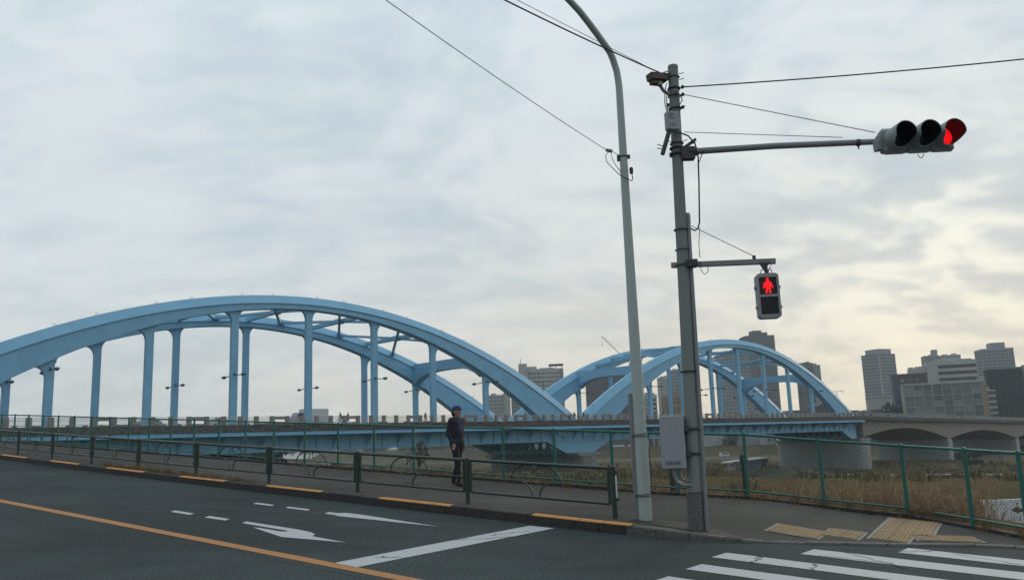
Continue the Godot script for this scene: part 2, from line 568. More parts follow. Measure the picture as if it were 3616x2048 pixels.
func ground_and_road() -> void:
	var n1 := FastNoiseLite.new()
	n1.seed = 5; n1.frequency = 0.12; n1.fractal_octaves = 3
	var n2 := FastNoiseLite.new()
	n2.seed = 6; n2.frequency = 0.9; n2.fractal_octaves = 3
	# far ground to the horizon
	var mb := MB.new()
	mb.quad(Vector3(-900, -10.4, 300), Vector3(900, -10.4, 300), Vector3(900, -10.4, -1150), Vector3(-900, -10.4, -1150))
	structure("ground", mb, M.far_ground)
	# road
	mb = MB.new()
	var srow := []
	var s := -60.0
	while s < 90.0:
		srow.append(s)
		s += 0.5 if (s > -9.0 and s < 32.0) else 2.0
	var wq := []
	var q := 0.0
	while q <= 42.0:
		wq.append(q)
		q += 0.5 if q < 12.0 else 3.0
	var acol := Color(0.066, 0.080, 0.081)
	for k in wq.size() - 1:
		var a := []
		var b := []
		var cc := []
		for ss in srow:
			var k0 := interp(KERB, ss) - 0.03
			var pa := road(ss, k0 + wq[k])
			var pb := road(ss, k0 + wq[k + 1])
			a.append(pa); b.append(pb)
			cc.append([tone(n1, n2, pa, acol, 0.38), tone(n1, n2, pb, acol, 0.38)])
		strip(mb, a, b, cc)
	structure("road", mb, M.asphalt, true)
	# pavement
	mb = MB.new()
	var pcol := Color(0.092, 0.092, 0.084)
	for k in 10:
		var a := []
		var b := []
		var cc := []
		for ss in srow:
			var w0 := interp(FENCE, ss) - 0.45
			var w1 := interp(KERB, ss) - 0.16
			var pa := pave(ss, lerpf(w0, w1, k / 10.0))
			var pb := pave(ss, lerpf(w0, w1, (k + 1) / 10.0))
			a.append(pa); b.append(pb)
			cc.append([tone(n1, n2, pa, pcol, 0.38), tone(n1, n2, pb, pcol, 0.38)])
		strip(mb, a, b, cc)
	structure("pavement", mb, M.pavement, true)
	# kerb: single stones; stretches painted orange on top
	var kerb := Node3D.new()
	kerb.name = "kerb"
	add_child(kerb)
	kerb.set_meta("kind", "structure")
	var step := 0.47
	var s0 := -5.6
	while s0 < 36.0:
		var e := s0 + step - 0.012
		var st := MB.new()
		var top0 := drop(s0) - 0.15 + 0.004
		var top1 := drop(e) - 0.15 + 0.004
		var c0 := interp(KERB, s0)
		var c1 := interp(KERB, e)
		var jig := rng.randf_range(-0.006, 0.006)
		var A := [W(s0, c0 - 0.17, -0.3), W(s0, c0 - 0.17, top0 + jig), W(s0, c0 - 0.02, top0 + jig), W(s0, c0, top0 + jig - 0.02), W(s0, c0 + 0.015, -0.3)]
		var Bq := [W(e, c1 - 0.17, -0.3), W(e, c1 - 0.17, top1 + jig), W(e, c1 - 0.02, top1 + jig), W(e, c1, top1 + jig - 0.02), W(e, c1 + 0.015, -0.3)]
		for j in 4:
			st.quad(A[j], A[j + 1], Bq[j + 1], Bq[j])
		st.quad(A[0], A[4], A[3], A[1]); st.tri(A[1], A[3], A[2])
		st.quad(Bq[0], Bq[1], Bq[3], Bq[4]); st.tri(Bq[1], Bq[2], Bq[3])
		part("kerb_stone", st, M.kerb if s0 < -0.6 else M.kerb_dark, kerb)
		s0 += step
	for iv in [[-0.52, 1.38], [3.2, 5.13], [6.87, 8.81], [10.44, 12.47], [14.35, 16.56], [18.47, 20.64], [22.73, 25.14], [27.2, 29.4]]:
		var pm := MB.new()
		var x: float = iv[0]
		while x < iv[1] - 0.05:
			var x2: float = minf(x + 0.47, iv[1]) - 0.012
			var k0 := interp(KERB, x)
			var k1 := interp(KERB, x2)
			var i0 := rng.randf_range(0.0, 0.02)
			pm.quad(W(x, k0 - 0.115 + i0, 0.0145), W(x2, k1 - 0.115 + i0, 0.0145), W(x2, k1 - 0.021, 0.0145), W(x, k0 - 0.021, 0.0145))
			pm.quad(W(x, k0 - 0.021, 0.0145), W(x2, k1 - 0.021, 0.0145), W(x2, k1 + 0.003, -0.012), W(x, k0 + 0.003, -0.012))
			x += 0.47
		var o := part("kerb_paint", pm, M.kerb_paint, kerb)
	# centre line, stop line, lane markings, crossing
	mb = MB.new()
	for k in 60:
		var a := -0.9 + k * 0.8
		var b := a + 0.8
		sheet([Vector2(a, 4.90 + 0.004 * sin(a * 3)), Vector2(b, 4.90 + 0.004 * sin(b * 3)), Vector2(b, 5.10), Vector2(a, 5.10)], 0.004, mb)
	structure("centre_line", mb, M.orange_paint)
	mb = MB.new()
	sheet([Vector2(0.9, 4.93), Vector2(0.48, 4.93), Vector2(0.78, 0.62), Vector2(1.25, 0.66)], 0.004, mb)
	structure("stop_line", mb, M.white_paint)
	for dsh in [[[7.03, 3.65], [7.18, 3.49], [6.52, 3.49], [6.40, 3.64]], [[5.9, 3.66], [6.03, 3.49], [5.43, 3.48], [5.30, 3.64]], [[7.11, 1.90], [7.25, 1.74], [6.67, 1.73], [6.55, 1.88]], [[6.1, 1.88], [6.23, 1.72], [5.59, 1.71], [5.46, 1.86]]]:
		mb = MB.new()
		var pl := []
		for p in dsh:
			pl.append(Vector2(p[0], p[1]))
		sheet(pl, 0.004, mb)
		structure("lane_dash", mb, M.white_paint)
	mb = MB.new()
	sheet([Vector2(5.02, 1.73), Vector2(4.78, 1.72), Vector2(4.70, 1.60), Vector2(4.37, 1.575), Vector2(2.25, 1.74), Vector2(4.45, 1.985), Vector2(4.6, 1.93), Vector2(4.87, 1.94)], 0.004, mb)
	structure("lane_arrow", mb, M.white_paint)
	mb = MB.new()
	sheet([Vector2(4.95, 3.47), Vector2(3.6, 3.46), Vector2(3.22, 3.50), Vector2(2.98, 3.59), Vector2(2.86, 3.74), Vector2(2.03, 3.79), Vector2(2.55, 3.93), Vector2(3.11, 4.09), Vector2(4.27, 3.80), Vector2(4.15, 3.765), Vector2(3.6, 3.765), Vector2(3.5, 3.71), Vector2(3.6, 3.65), Vector2(4.83, 3.63)], 0.004, mb)
	structure("lane_arrow", mb, M.white_paint)
	var zs := [[-1.19, -0.69, -4.0], [-0.18, 0.33, -3.06], [0.92, 1.37, -2.3], [1.92, 2.35, -2.45], [2.88, 3.32, -2.53], [3.88, 4.33, -2.6], [4.88, 5.33, -2.65], [5.88, 6.33, -2.7], [6.88, 7.33, -2.75]]
	for z in zs:
		mb = MB.new()
		var l := []
		var r := []
		var x: float = z[2]
		while x > -7.2:
			l.append(Vector2(x, z[0] + rng.randf_range(-0.008, 0.008)))
			r.append(Vector2(x - 0.03 + (0.02 if x == z[2] else 0.0), z[1] + rng.randf_range(-0.008, 0.008)))
			x -= 0.35
		r.reverse()
		sheet(l + r, 0.004, mb)
		structure("crossing_stripe", mb, M.white_paint)
	# cracks through the paint
	mb = MB.new()
	for cr in [[Vector2(-3.3, 0.35), Vector2(0.2, -0.5)], [Vector2(-3.95, -0.75), Vector2(-4.4, -1.2)], [Vector2(-2.9, 1.4), Vector2(-2.75, 0.9)], [Vector2(-3.6, 1.4), Vector2(-3.5, 0.95)], [Vector2(-3.45, -0.2), Vector2(-4.6, 0.6)], [Vector2(-4.6, -1.1), Vector2(-5.6, -0.7)], [Vector2(1.1, 2.6), Vector2(0.62, 1.7)], [Vector2(1.0, 1.9), Vector2(0.85, 1.2)], [Vector2(0.85, 4.3), Vector2(0.6, 4.1)], [Vector2(-3.3, 0.3), Vector2(-4.2, 0.25)]]:
		if cr[0].x > -1.0 and cr[1].x < -1.0 or cr[1] == Vector2(0.2, -0.5):
			continue
		var p: Vector2 = cr[0]
		var steps := 9
		for k in steps:
			var nx: Vector2 = cr[0].lerp(cr[1], (k + 1.0) / steps) + Vector2(rng.randf_range(-0.06, 0.06), rng.randf_range(-0.03, 0.03))
			var d: Vector2 = (nx - p).normalized()
			var sd := Vector2(-d.y, d.x) * rng.randf_range(0.004, 0.012)
			sheet([p - sd, nx - sd, nx + sd, p + sd], 0.007, mb)
			p = nx
	structure("road_cracks", mb, M.crack)
	# long seam beside the centre line
	mb = MB.new()
	for k in 40:
		var a := -0.8 + k * 0.5
		var w0 := 5.24 + 0.02 * sin(a * 2.1)
		var w1 := 5.24 + 0.02 * sin((a + 0.5) * 2.1)
		sheet([Vector2(a, w0), Vector2(a + 0.5, w1), Vector2(a + 0.5, w1 + 0.018), Vector2(a, w0 + 0.018)], 0.003, mb)
	structure("road_seam", mb, M.crack)
	tactile()
	# riverside terrain
	mb = MB.new()
	var dd := [0.0, 0.6, 1.2, 2.0, 3.2, 5, 7, 10, 13, 17, 22, 28, 34, 42, 50, 60, 70, 82, 94, 107, 120, 135, 150, 165, 180, 200, 220, 240, 265, 290, 320, 360, 400, 450, 520, 640, 780, 940, 1120]
	var rows := []
	for d: float in dd:
		var row := []
		var sx := -70.0 - d * 0.9
		var ex := 110.0 + d * 1.15
		for k in 121:
			var ss := lerpf(sx, ex, k / 120.0)
			if d < 25.0:
				ss = lerpf(-70.0, 110.0, k / 120.0)
			var fw := interp(FENCE, clampf(ss, -60.0, 90.0)) - 0.4
			var p := O + T * ss + U * (fw - d)
			p.y = ground(p, ss, d)
			row.append(p)
		rows.append(row)
	for k in rows.size() - 1:
		var cc := []
		for j in 121:
			cc.append([earth(rows[k][j], n1), earth(rows[k + 1][j], n1)])
		strip(mb, rows[k + 1], rows[k], swapped(cc))
	structure("terrain", mb, M.terrain, true)

func swapped(a: Array) -> Array:
	var r := []
	for p in a:
		r.append([p[1], p[0]])
	return r

func earth(p: Vector3, n1: FastNoiseLite) -> Color:
	var dry := Color(0.145, 0.102, 0.05)
	var green := Color(0.07, 0.08, 0.035)
	var gravel := Color(0.20, 0.19, 0.16)
	var q := gn.get_noise_2d(p.x * 0.7 + 40, p.z * 0.7)
	var c := dry.lerp(green, clampf(q * 2.2 - 0.1, 0.0, 1.0))
	# gravel track on the flood plain, parallel to the river
	var bs := bridge_s(p)
	var tr := clampf(1.0 - absf(bs - 205.0 - 6.0 * q) / 34.0, 0.0, 1.0)
	c = c.lerp(gravel, smoothstep(0.0, 0.25, tr))
	var band := gn.get_noise_2d(bs * 0.9, 300.0)
	c = c.lerp(Color(0.10, 0.08, 0.042), clampf(band * 2.0, 0.0, 0.8))
	var q2 := 1.0 + 0.25 * n1.get_noise_2d(p.x * 2.0, p.z * 2.0)
	return Color(c.r * q2, c.g * q2, c.b * q2)

func tactile() -> void:
	var root := Node3D.new()
	root.name = "tactile_paving"
	add_child(root)
	root.set_meta("kind", "structure")
	# one dotted and one barred tile, shared
	var ts := 0.28
	var dot := MB.new()
	dot.cbox(Transform3D(Basis(), Vector3(0, 0.004, 0)), Vector3(ts - 0.006, 0.02, ts - 0.006), 0.002)
	for a in 5:
		for b in 5:
			dot.lathe([Vector2(0.013, 0.0), Vector2(0.009, 0.005), Vector2(0, 0.0052)], 6, Transform3D(Basis(), Vector3((a - 2) * ts / 5, 0.014, (b - 2) * ts / 5)))
	var bar := MB.new()
	bar.cbox(Transform3D(Basis(), Vector3(0, 0.004, 0)), Vector3(ts - 0.006, 0.02, ts - 0.006), 0.002)
	for a in 4:
		bar.cbox(Transform3D(Basis(), Vector3((a - 1.5) * ts / 4, 0.0165, 0)), Vector3(0.026, 0.008, ts * 0.86), 0.003)
	var dm := dot.mesh()
	var bm := bar.mesh()
	var border := MB.new()
	# blocks: corner (s, w), count along u and v, bars
	var bu := Vector2(-0.983, 0.18)
	var bv := Vector2(0.17, -0.985)
	var blocks := [[Vector2(-1.97, -1.18), 3, 3, false], [Vector2(-2.72, -1.45), 2, 3, false], [Vector2(-3.36, -1.62), 2, 3, false], [Vector2(-3.98, -1.93), 3, 2, false], [Vector2(-3.21, -2.46), 3, 7, true]]
	for bl in blocks:
		var c0: Vector2 = bl[0]
		bu = Vector2(-0.983, 0.18)
		bv = Vector2(0.17, -0.985)
		if c0.x < -3.9:
			bu = Vector2(-0.88, -0.475)
			bv = Vector2(0.475, -0.88)
		for a in bl[1]:
			for b in bl[2]:
				var p: Vector2 = c0 + bu * ts * (a + 0.5) + bv * ts * (b + 0.5)
				var P := pave(p.x, p.y, 0.003)
				var px := (pave(p.x + bu.x * 0.1, p.y + bu.y * 0.1, 0.003) - P).normalized()
				var pz := -(pave(p.x + bv.x * 0.1, p.y + bv.y * 0.1, 0.003) - P).normalized()
				var py := pz.cross(px).normalized()
				var o := pmesh("tile", bm if bl[3] else dm, M.tile if rng.randf() < 0.6 else M.tile_b, root)
				o.transform = Transform3D(Basis(px, py, pz), P)
		# pale bedding showing along the edges
		var e := 0.045
		var cs := [c0 - bu * e - bv * e, c0 + bu * (ts * bl[1] + e) - bv * e, c0 + bu * (ts * bl[1] + e) + bv * (ts * bl[2] + e), c0 - bu * e + bv * (ts * bl[2] + e)]
		var nseg := 6
		var ofs: float = 0.004 + 0.0012 * blocks.find(bl)
		for k in nseg:
			var a0: Vector2 = cs[0].lerp(cs[3], float(k) / nseg)
			var a1: Vector2 = cs[1].lerp(cs[2], float(k) / nseg)
			var b0: Vector2 = cs[0].lerp(cs[3], (k + 1.0) / nseg)
			var b1: Vector2 = cs[1].lerp(cs[2], (k + 1.0) / nseg)
			var qa := pave(a0.x, a0.y, ofs)
			var qb := pave(a1.x, a1.y, ofs)
			var qc := pave(b1.x, b1.y, ofs)
			var qd := pave(b0.x, b0.y, ofs)
			if (qc - qa).cross(qd - qb).y > 0:
				border.quad(qa, qb, qc, qd)
			else:
				border.quad(qd, qc, qb, qa)
	part("bedding", border, M.tile_edge, root)

# ---------------------------------------------------------------- guard rail
func arc(c: Vector2, rx: float, ry: float, a0: float, a1: float, n: int = 8) -> Array:
	var r := []
	for k in n + 1:
		var a := lerpf(a0, a1, float(k) / n)
		r.append(Vector3(c.x + rx * cos(a), c.y + ry * sin(a), 0))
	return r

func guard_rail() -> void:
	var root := thing("guard_rail", "dark green tubular guard rail with arched panels along the kerb", "guard rail", W(0, 0))
	var post := MB.new()
	post.tube([Vector3(0, -0.1, 0), Vector3(0, 0.80, 0)], 0.042, 0.042, 10)
	post.lathe([Vector2(0.046, 0.80), Vector2(0.046, 0.815), Vector2(0.03, 0.83), Vector2(0, 0.833)], 10)
	post.bx(-0.085, 0.085, 0.70, 0.74, -0.02, 0.02)
	post.bx(-0.085, 0.085, 0.27, 0.31, -0.02, 0.02)
	var pm := post.mesh()
	var ss := [0.09, 3.19, 6.25, 9.33, 12.45, 15.55, 18.6, 21.7, 24.8, 27.9, 31.0]
	var ww := []
	for s in ss:
		ww.append(interp(KERB, s) - 0.45 - (0.1 if s < 2 else 0.0))
	for k in ss.size():
		var o := pmesh("post", pm, M.rail_green, root)
		o.position = pave(ss[k], ww[k]) - root.position
		if k == 0:
			var rf := MB.new()
			rf.cbox(Transform3D(Basis(), Vector3(0.03, 0.50, 0.038)), Vector3(0.03, 0.34, 0.012), 0.003)
			var ro := part("reflector_strip", rf, M.reflector, o)
			ro.rotation.y = 0.4
	for k in ss.size() - 1:
		var a := pave(ss[k], ww[k])
		var b := pave(ss[k + 1], ww[k + 1])
		var L := a.distance_to(b) - 0.17
		var X := (b - a).normalized()
		var Z := X.cross(Vector3.UP).normalized()
		var pn := Node3D.new()
		# panel frame
		var fr := MB.new()
		var h := L / 2
		var r := 0.024
		fr.tube([Vector3(-h, 0.785, 0), Vector3(h, 0.785, 0)], 0.03, 0.03, 8)
		fr.tube([Vector3(-h, 0.22, 0), Vector3(h, 0.22, 0)], r, r, 8)
		fr.tube([Vector3(-h, 0.22, 0), Vector3(-h, 0.785, 0)], 0.027, 0.027, 8)
		fr.tube([Vector3(h, 0.22, 0), Vector3(h, 0.785, 0)], 0.027, 0.027, 8)
		var o := part("panel", fr, M.rail_green if k % 2 == 0 else M.rail_green_b, root)
		o.transform = Transform3D(Basis(X, Vector3.UP, Z), (a + b) / 2 - root.position)
		pn.free()
		for sg in [-1.0, 1.0]:
			var t := MB.new()
			var pts := [Vector3(sg * h, 0.48, 0)]
			var ar := arc(Vector2(sg * 0.38, 0.26), 0.30, 0.22, PI / 2, PI if sg > 0 else 0.0, 7)
			for p in ar:
				pts.append(p)
			pts.append(Vector3(sg * 0.08, 0.22, 0))
			t.tube(pts, 0.015, 0.015, 6)
			part("mid_rail", t, M.rail_green_b, o)
			var t2 := MB.new()
			t2.tube(arc(Vector2(sg * 0.12, 0.48), 0.42, 0.285, 0.0 if sg > 0 else PI, PI / 2, 9), 0.014, 0.014, 6)
			part("arch", t2, M.rail_green_b, o)
			var t3 := MB.new()
			t3.tube(arc(Vector2(sg * 0.12, 0.70), 0.085, 0.075, PI / 2, PI * 1.45 if sg > 0 else -PI * 0.45, 8), 0.012, 0.012, 6)
			part("hook", t3, M.rail_green_b, o)

# ---------------------------------------------------------------- chain-link fence
func wire_bay(L: float) -> ArrayMesh:
	var mb := MB.new()
	var y0 := 0.17
	var y1 := 1.24
	var pitch := 0.075
	var H := y1 - y0
	for dir in [-1, 1]:
		var x := -H
		while x < L:
			# line from (x, y0) to (x + H, y1), mirrored for dir -1
			var xa := maxf(x, 0.0)
			var xb := minf(x + H, L)
			if xb - xa > 0.01:
				var ya := y0 + (xa - x)
				var yb := y0 + (xb - x)
				var pa := Vector3(xa if dir > 0 else L - xa, ya, 0.004 * dir)
				var pb := Vector3(xb if dir > 0 else L - xb, yb, 0.004 * dir)
				mb.tube([pa, pb], 0.0014, 0.0014, 3, false)
			x += pitch
	return mb.mesh()

func chain_fence() -> void:
	var root := thing("chain_link_fence", "teal green chain-link fence along the river side of the pavement", "fence", W(0, -4.2))
	var sl := [-6.6, -5.15, -4.27, -3.05, -1.58, -0.15, 1.21]
	var s := 2.73
	while s < 40.0:
		sl.append(s)
		s += 1.55
	var pts := []
	for q in sl:
		pts.append(pave(q, interp(FENCE, q)))
	var post := MB.new()
	post.tube([Vector3(0, -0.1, 0), Vector3(0, 1.27, 0)], 0.034, 0.034, 10)
	post.lathe([Vector2(0.037, 1.27), Vector2(0.037, 1.29), Vector2(0, 1.30)], 10)
	var pmsh := post.mesh()
	var foot := MB.new()
	for k in pts.size():
		var o := pmesh("post", pmsh, M.fence_green, root)
		o.position = pts[k] - root.position
	var wires := {}
	for k in pts.size() - 1:
		var a: Vector3 = pts[k]
		var b: Vector3 = pts[k + 1]
		for rr in [["top_rail", 1.255, 0.024], ["bottom_rail", 0.15, 0.019]]:
			if rr[0] == "bottom_rail" and k == 2:
				# this length of rail is bent out of its socket
				var t := MB.new()
				t.tube([a + Vector3.UP * 0.15 - root.position, a.lerp(b, 0.55) + Vector3.UP * 0.15 - root.position], 0.019, 0.019, 8)
				part("bottom_rail", t, M.fence_green, root)
				continue
			var tb := MB.new()
			tb.tube([a + Vector3.UP * rr[1] - root.position, b + Vector3.UP * rr[1] - root.position], rr[2], rr[2], 8)
			part(rr[0], tb, M.fence_green, root)
		var X := b - a
		var L := X.length()
		var key := snappedf(L, 0.01)
		if not wires.has(key):
			wires[key] = wire_bay(L)
		X = X / L
		var o2 := pmesh("wire_mesh", wires[key], M.fence_wire, root)
		o2.set_meta("kind", "stuff")
		o2.transform = Transform3D(Basis(X, Vector3.UP, X.cross(Vector3.UP).normalized()), a - root.position)
	# low concrete footing under the fence
	var fm := MB.new()
	for k in pts.size() - 1:
		var a: Vector3 = pts[k] - root.position
		var b: Vector3 = pts[k + 1] - root.position
		var z := (b - a).cross(Vector3.UP).normalized() * 0.09
		var q := [a - z, b - z, b + z, a + z]
		fm.quad(q[0] + Vector3.UP * 0.05, q[3] + Vector3.UP * 0.05, q[2] + Vector3.UP * 0.05, q[1] + Vector3.UP * 0.05)
		fm.quad(q[1] + Vector3.UP * 0.05, q[1] - Vector3.UP * 0.3, q[0] - Vector3.UP * 0.3, q[0] + Vector3.UP * 0.05)
		fm.quad(q[3] + Vector3.UP * 0.05, q[3] - Vector3.UP * 0.3, q[2] - Vector3.UP * 0.3, q[2] + Vector3.UP * 0.05)
	part("footing", fm, M.kerb_dark, root)

# ---------------------------------------------------------------- the arch bridge (built in its own frame: x along, y up, z towards the near side)
func rib_top(u: float) -> float:
	return 24.4 - 0.00536 * u * u

func rib_thick(u: float) -> float:
	return 2.0 + 6.2 * pow(absf(u) / 59.2, 2.0)

func cap_depth(u: float) -> float:
	return 1.28 + 0.55 * pow(absf(u) / 59.2, 2.0)

func ring_strip(mb: MB, A: Array, Bq: Array) -> void:
	for j in A.size():
		var k := (j + 1) % A.size()
		mb.quad(A[j], A[k], Bq[k], Bq[j])

func bridge() -> void:
	var root := thing("arch_bridge", "long sky blue steel bridge with two tied arch spans over the flood plain", "bridge", BORG, BYAW)
	var spans := [-118.4, 0.0]
	for sp in spans:
		var mid: float = sp + 59.2
		for zc in [0.0, -SEP]:
			var web := MB.new()
			var cap := MB.new()
			var n := 60
			var pw := []
			var pc := []
			for k in n + 1:
				var u := lerpf(-58.4, 58.4, float(k) / n)
				var x: float = mid + u
				var yt := rib_top(u)
				var yb := maxf(yt - rib_thick(u), 2.2)
				var ym := maxf(yt - cap_depth(u), 2.6)
				var a := [Vector3(x, yb, zc + 0.85), Vector3(x, ym, zc + 0.85), Vector3(x, ym, zc - 0.85), Vector3(x, yb, zc - 0.85)]
				var b := [Vector3(x, ym - 0.03, zc + 1.0), Vector3(x, ym + 0.05, zc + 1.02), Vector3(x, yt, zc + 0.30), Vector3(x, yt, zc - 0.30), Vector3(x, ym + 0.05, zc - 1.02), Vector3(x, ym - 0.03, zc - 1.0)]
				if k > 0:
					ring_strip(web, a, pw)
					ring_strip(cap, b, pc)
				pw = a; pc = b
			var o := part("arch_rib", web, M.arch_blue, root)
			part("rib_cap", cap, M.arch_blue, o)
			var eb := MB.new()
			for q in range(-9, 10):
				var ue: float = q * 6.1 + (1.3 if q % 2 == 0 else 0.0)
				eb.tube([Vector3(mid + ue - 0.16, rib_top(ue), zc + 0.2), Vector3(mid + ue - 0.12, rib_top(ue) + 0.24, zc + 0.3), Vector3(mid + ue + 0.12, rib_top(ue) + 0.24, zc + 0.3), Vector3(mid + ue + 0.16, rib_top(ue), zc + 0.3)], 0.035, 0.035, 4)
			part("eye_bolts", eb, M.lamp_grey, o).set_meta("kind", "stuff")
			# seam plates where rib sections are bolted together
			var sm := MB.new()
			for uu in [-30.0, 30.0]:
				var x: float = mid + uu
				var sl: float = atan(-2.0 * 0.00536 * uu)
				var yt := rib_top(uu)
				var th := rib_thick(uu)
				sm.box(Transform3D(Basis(Vector3(0, 0, 1), sl), Vector3(x, yt - cap_depth(uu) - (th - cap_depth(uu)) / 2, zc)), Vector3(0.08, th - cap_depth(uu) - 0.12, 1.73))
			part("seam_plate", sm, M.arch_blue, o)
			# hangers at 2 .. 8 tenths of the span
			for k in range(2, 9):
				var u := (k - 5) * SP
				var x := mid + u
				var yb := func(q: float) -> float:
					return rib_top(u + q) - rib_thick(u + q)
				var poly := PackedVector2Array()
				var hw := 0.5
				var R := 1.15
				poly.append(Vector2(-hw, 4.6)); poly.append(Vector2(hw, 4.6))
				for side in [1, -1]:
					var seq := []
					for j in 6:
						var an := (PI / 2) * j / 5.0
						var dx := R * (1.0 - cos(an))
						var q: float = side * (hw + dx)
						var yref: float = yb.call(side * (hw + R)) - 0.0
						seq.append(Vector2(q, yref - R * 1.25 * (1.0 - sin(an)) ))
					seq.append(Vector2(side * (hw + R), yb.call(side * (hw + R)) + 0.5))
					if side < 0:
						seq.reverse()
					for q in seq:
						poly.append(q)
				var hm := MB.new()
				hm.prism(poly, zc - 0.31, zc + 0.31, Transform3D(Basis(), Vector3(x, 0, 0)))
				part("hanger", hm, M.arch_blue, root)
		# bracing between the two ribs: a strut at each hanger with diagonals to half way along
		for k in range(3, 8):
			var u := (k - 5) * SP
			var x := mid + u
			var y := rib_top(u) - 0.75
			var sm := MB.new()
			sm.cbox(Transform3D(Basis(), Vector3(x, y, -SEP / 2)), Vector3(0.55, 0.7, SEP - 1.4), 0.04)
			sm.cbox(Transform3D(Basis(), Vector3(x, y, -SEP / 2)), Vector3(1.3, 0.8, 1.3), 0.05)
			part("cross_strut", sm, M.arch_blue, root)
			for sgx in [-0.5, 0.5]:
				for zc in [0.0, -SEP]:
					var u2: float = u + sgx * SP
					var p0 := Vector3(x, y, -SEP / 2)
					var p1 := Vector3(mid + u2, rib_top(u2) - 0.8, zc + (-0.7 if zc == 0.0 else 0.7))
					var dm := MB.new()
					var d := (p1 - p0)
					var X := d.normalized()
					var Z := X.cross(Vector3.UP).normalized()
					dm.box(Transform3D(Basis(X, Z.cross(X), Z), (p0 + p1) / 2), Vector3(d.length(), 0.42, 0.42))
					dm.box(Transform3D(Basis(X, Z.cross(X), Z), p1 - X * 0.3), Vector3(0.9, 0.55, 0.7))
					part("diagonal_brace", dm, M.arch_blue, root)
		for k in [2, 8]:
			var u: float = (k - 5) * SP
			var x: float = mid + u
			var y := rib_top(u)
			# portal beam with haunched ends
			var poly := PackedVector2Array([Vector2(-0.6, -0.4), Vector2(-SEP + 0.6, -0.4), Vector2(-SEP + 0.6, -4.4), Vector2(-SEP + 2.0, -3.5), Vector2(-SEP + 4.0, -2.7), Vector2(-SEP + 6.5, -2.3), Vector2(-SEP / 2, -2.2), Vector2(-6.5, -2.3), Vector2(-4.0, -2.7), Vector2(-2.0, -3.5), Vector2(-0.6, -4.4)])
			var pm := MB.new()
			pm.prism(poly, -0.9, 0.9, Transform3D(Basis(Vector3(0, 0, 1), Vector3(0, 1, 0), Vector3(-1, 0, 0)), Vector3(x, y, 0)))
			part("portal_beam", pm, M.arch_blue, root)
	# deck
	var dk := MB.new()
	dk.bx(-140, 119.0, 4.45, 5.12, -SEP - 2.95, 2.95)
	part("deck_slab", dk, M.deck_dark, root)
	for zf in [3.2, -SEP - 3.2]:
		var x := -142.0
		while x < 118.0:
			var fm := MB.new()
			fm.cbox(Transform3D(Basis(), Vector3(x + 5.92, 4.72, zf - 0.22 * signf(zf))), Vector3(11.80, 0.98, 0.5), 0.03)
			part("fascia", fm, M.deck_edge if rng.randf() < 0.5 else M.deck_edge_b, root)
			x += 11.84
		var eg := MB.new()
		eg.bx(-142, 119, 3.72, 4.18, zf - 0.12 - 0.22 * signf(zf), zf + 0.12 - 0.22 * signf(zf))
		eg.bx(-142, 119, 3.66, 3.72, zf - 0.3 - 0.22 * signf(zf), zf + 0.3 - 0.22 * signf(zf))
		part("edge_beam", eg, M.arch_blue, root)
	for zc in [0.0, -SEP]:
		# tie girder, deeper over the piers
		var top := 4.4
		var gp := MB.new()
		var poly := PackedVector2Array([Vector2(-142, top), Vector2(-142, 1.45)])
		for c in [-118.4, 0.0, 118.4]:
			if c > -118:
				poly.append(Vector2(c - 9.5, 1.45))
				poly.append(Vector2(c - 4.0, -0.9))
			else:
				poly.append(Vector2(c - 9.5, 1.45))
				poly.append(Vector2(c - 4.0, -0.9))
			if c < 118:
				poly.append(Vector2(c + 4.0, -0.9))
				poly.append(Vector2(c + 9.5, 1.45))
			else:
				poly.append(Vector2(c - 0.4, -0.9))
				poly.append(Vector2(c - 0.4, top))
		gp.prism(poly, zc - 0.55, zc + 0.55)
		var go := part("tie_girder", gp, M.arch_blue, root)
		var st := MB.new()
		for k in 88:
			var x := -141.0 + k * 2.96
			st.bx(x - 0.03, x + 0.03, 1.5, 4.38, zc - 0.75, zc + 0.75)
		part("stiffener", st, M.arch_blue, go)
		var fl := MB.new()
		fl.bx(-141, 118, 1.36, 1.46, zc - 0.8, zc + 0.8)
		part("bottom_flange", fl, M.arch_blue, go)
	# brackets carrying the footway
	var bmsh := MB.new()
	bmsh.prism(PackedVector2Array([Vector2(0.56, 4.44), Vector2(0.56, 1.9), Vector2(1.6, 2.9), Vector2(2.78, 3.70), Vector2(2.78, 4.44)]), -0.12, 0.12, Transform3D(Basis(Vector3(0, 0, 1), Vector3(0, 1, 0), Vector3(-1, 0, 0)), Vector3.ZERO))
	var bme := bmsh.mesh()
	for k in 44:
		for zc in [0.0, -SEP]:
			var o := pmesh("footway_bracket", bme, M.arch_blue, root)
			o.position = Vector3(-138.0 + k * 5.92, 0, zc)
			if zc < 0:
				o.rotation.y = PI
	for k in 44:
		var cm := MB.new()
		cm.bx(-138.0 + k * 5.92 - 0.2, -138.0 + k * 5.92 + 0.2, 2.3, 4.44, -SEP + 0.56, -0.56)
		part("cross_beam", cm, M.arch_blue, root)
	# piers
	for c in [-118.4, 0.0, 118.4]:
		var pm := MB.new()
		var poly := PackedVector2Array()
		for k in 13:
			var a := PI * k / 12.0
			poly.append(Vector2(2.6 * cos(a), 1.2 + 2.6 * sin(a)))
		for k in 13:
			var a := PI + PI * k / 12.0
			poly.append(Vector2(2.6 * cos(a), -SEP - 1.2 + 2.6 * sin(a)))
		# prism extrudes along z: turn so that it stands up
		pm.prism(poly, -10.5, -1.6, Transform3D(Basis(Vector3(1, 0, 0), Vector3(0, 0, 1), Vector3(0, 1, 0)), Vector3(c, 0, 0)))
		var po := part("pier", pm, M.pier_pale if c > 100 else M.pier, root)
		var cm := MB.new()
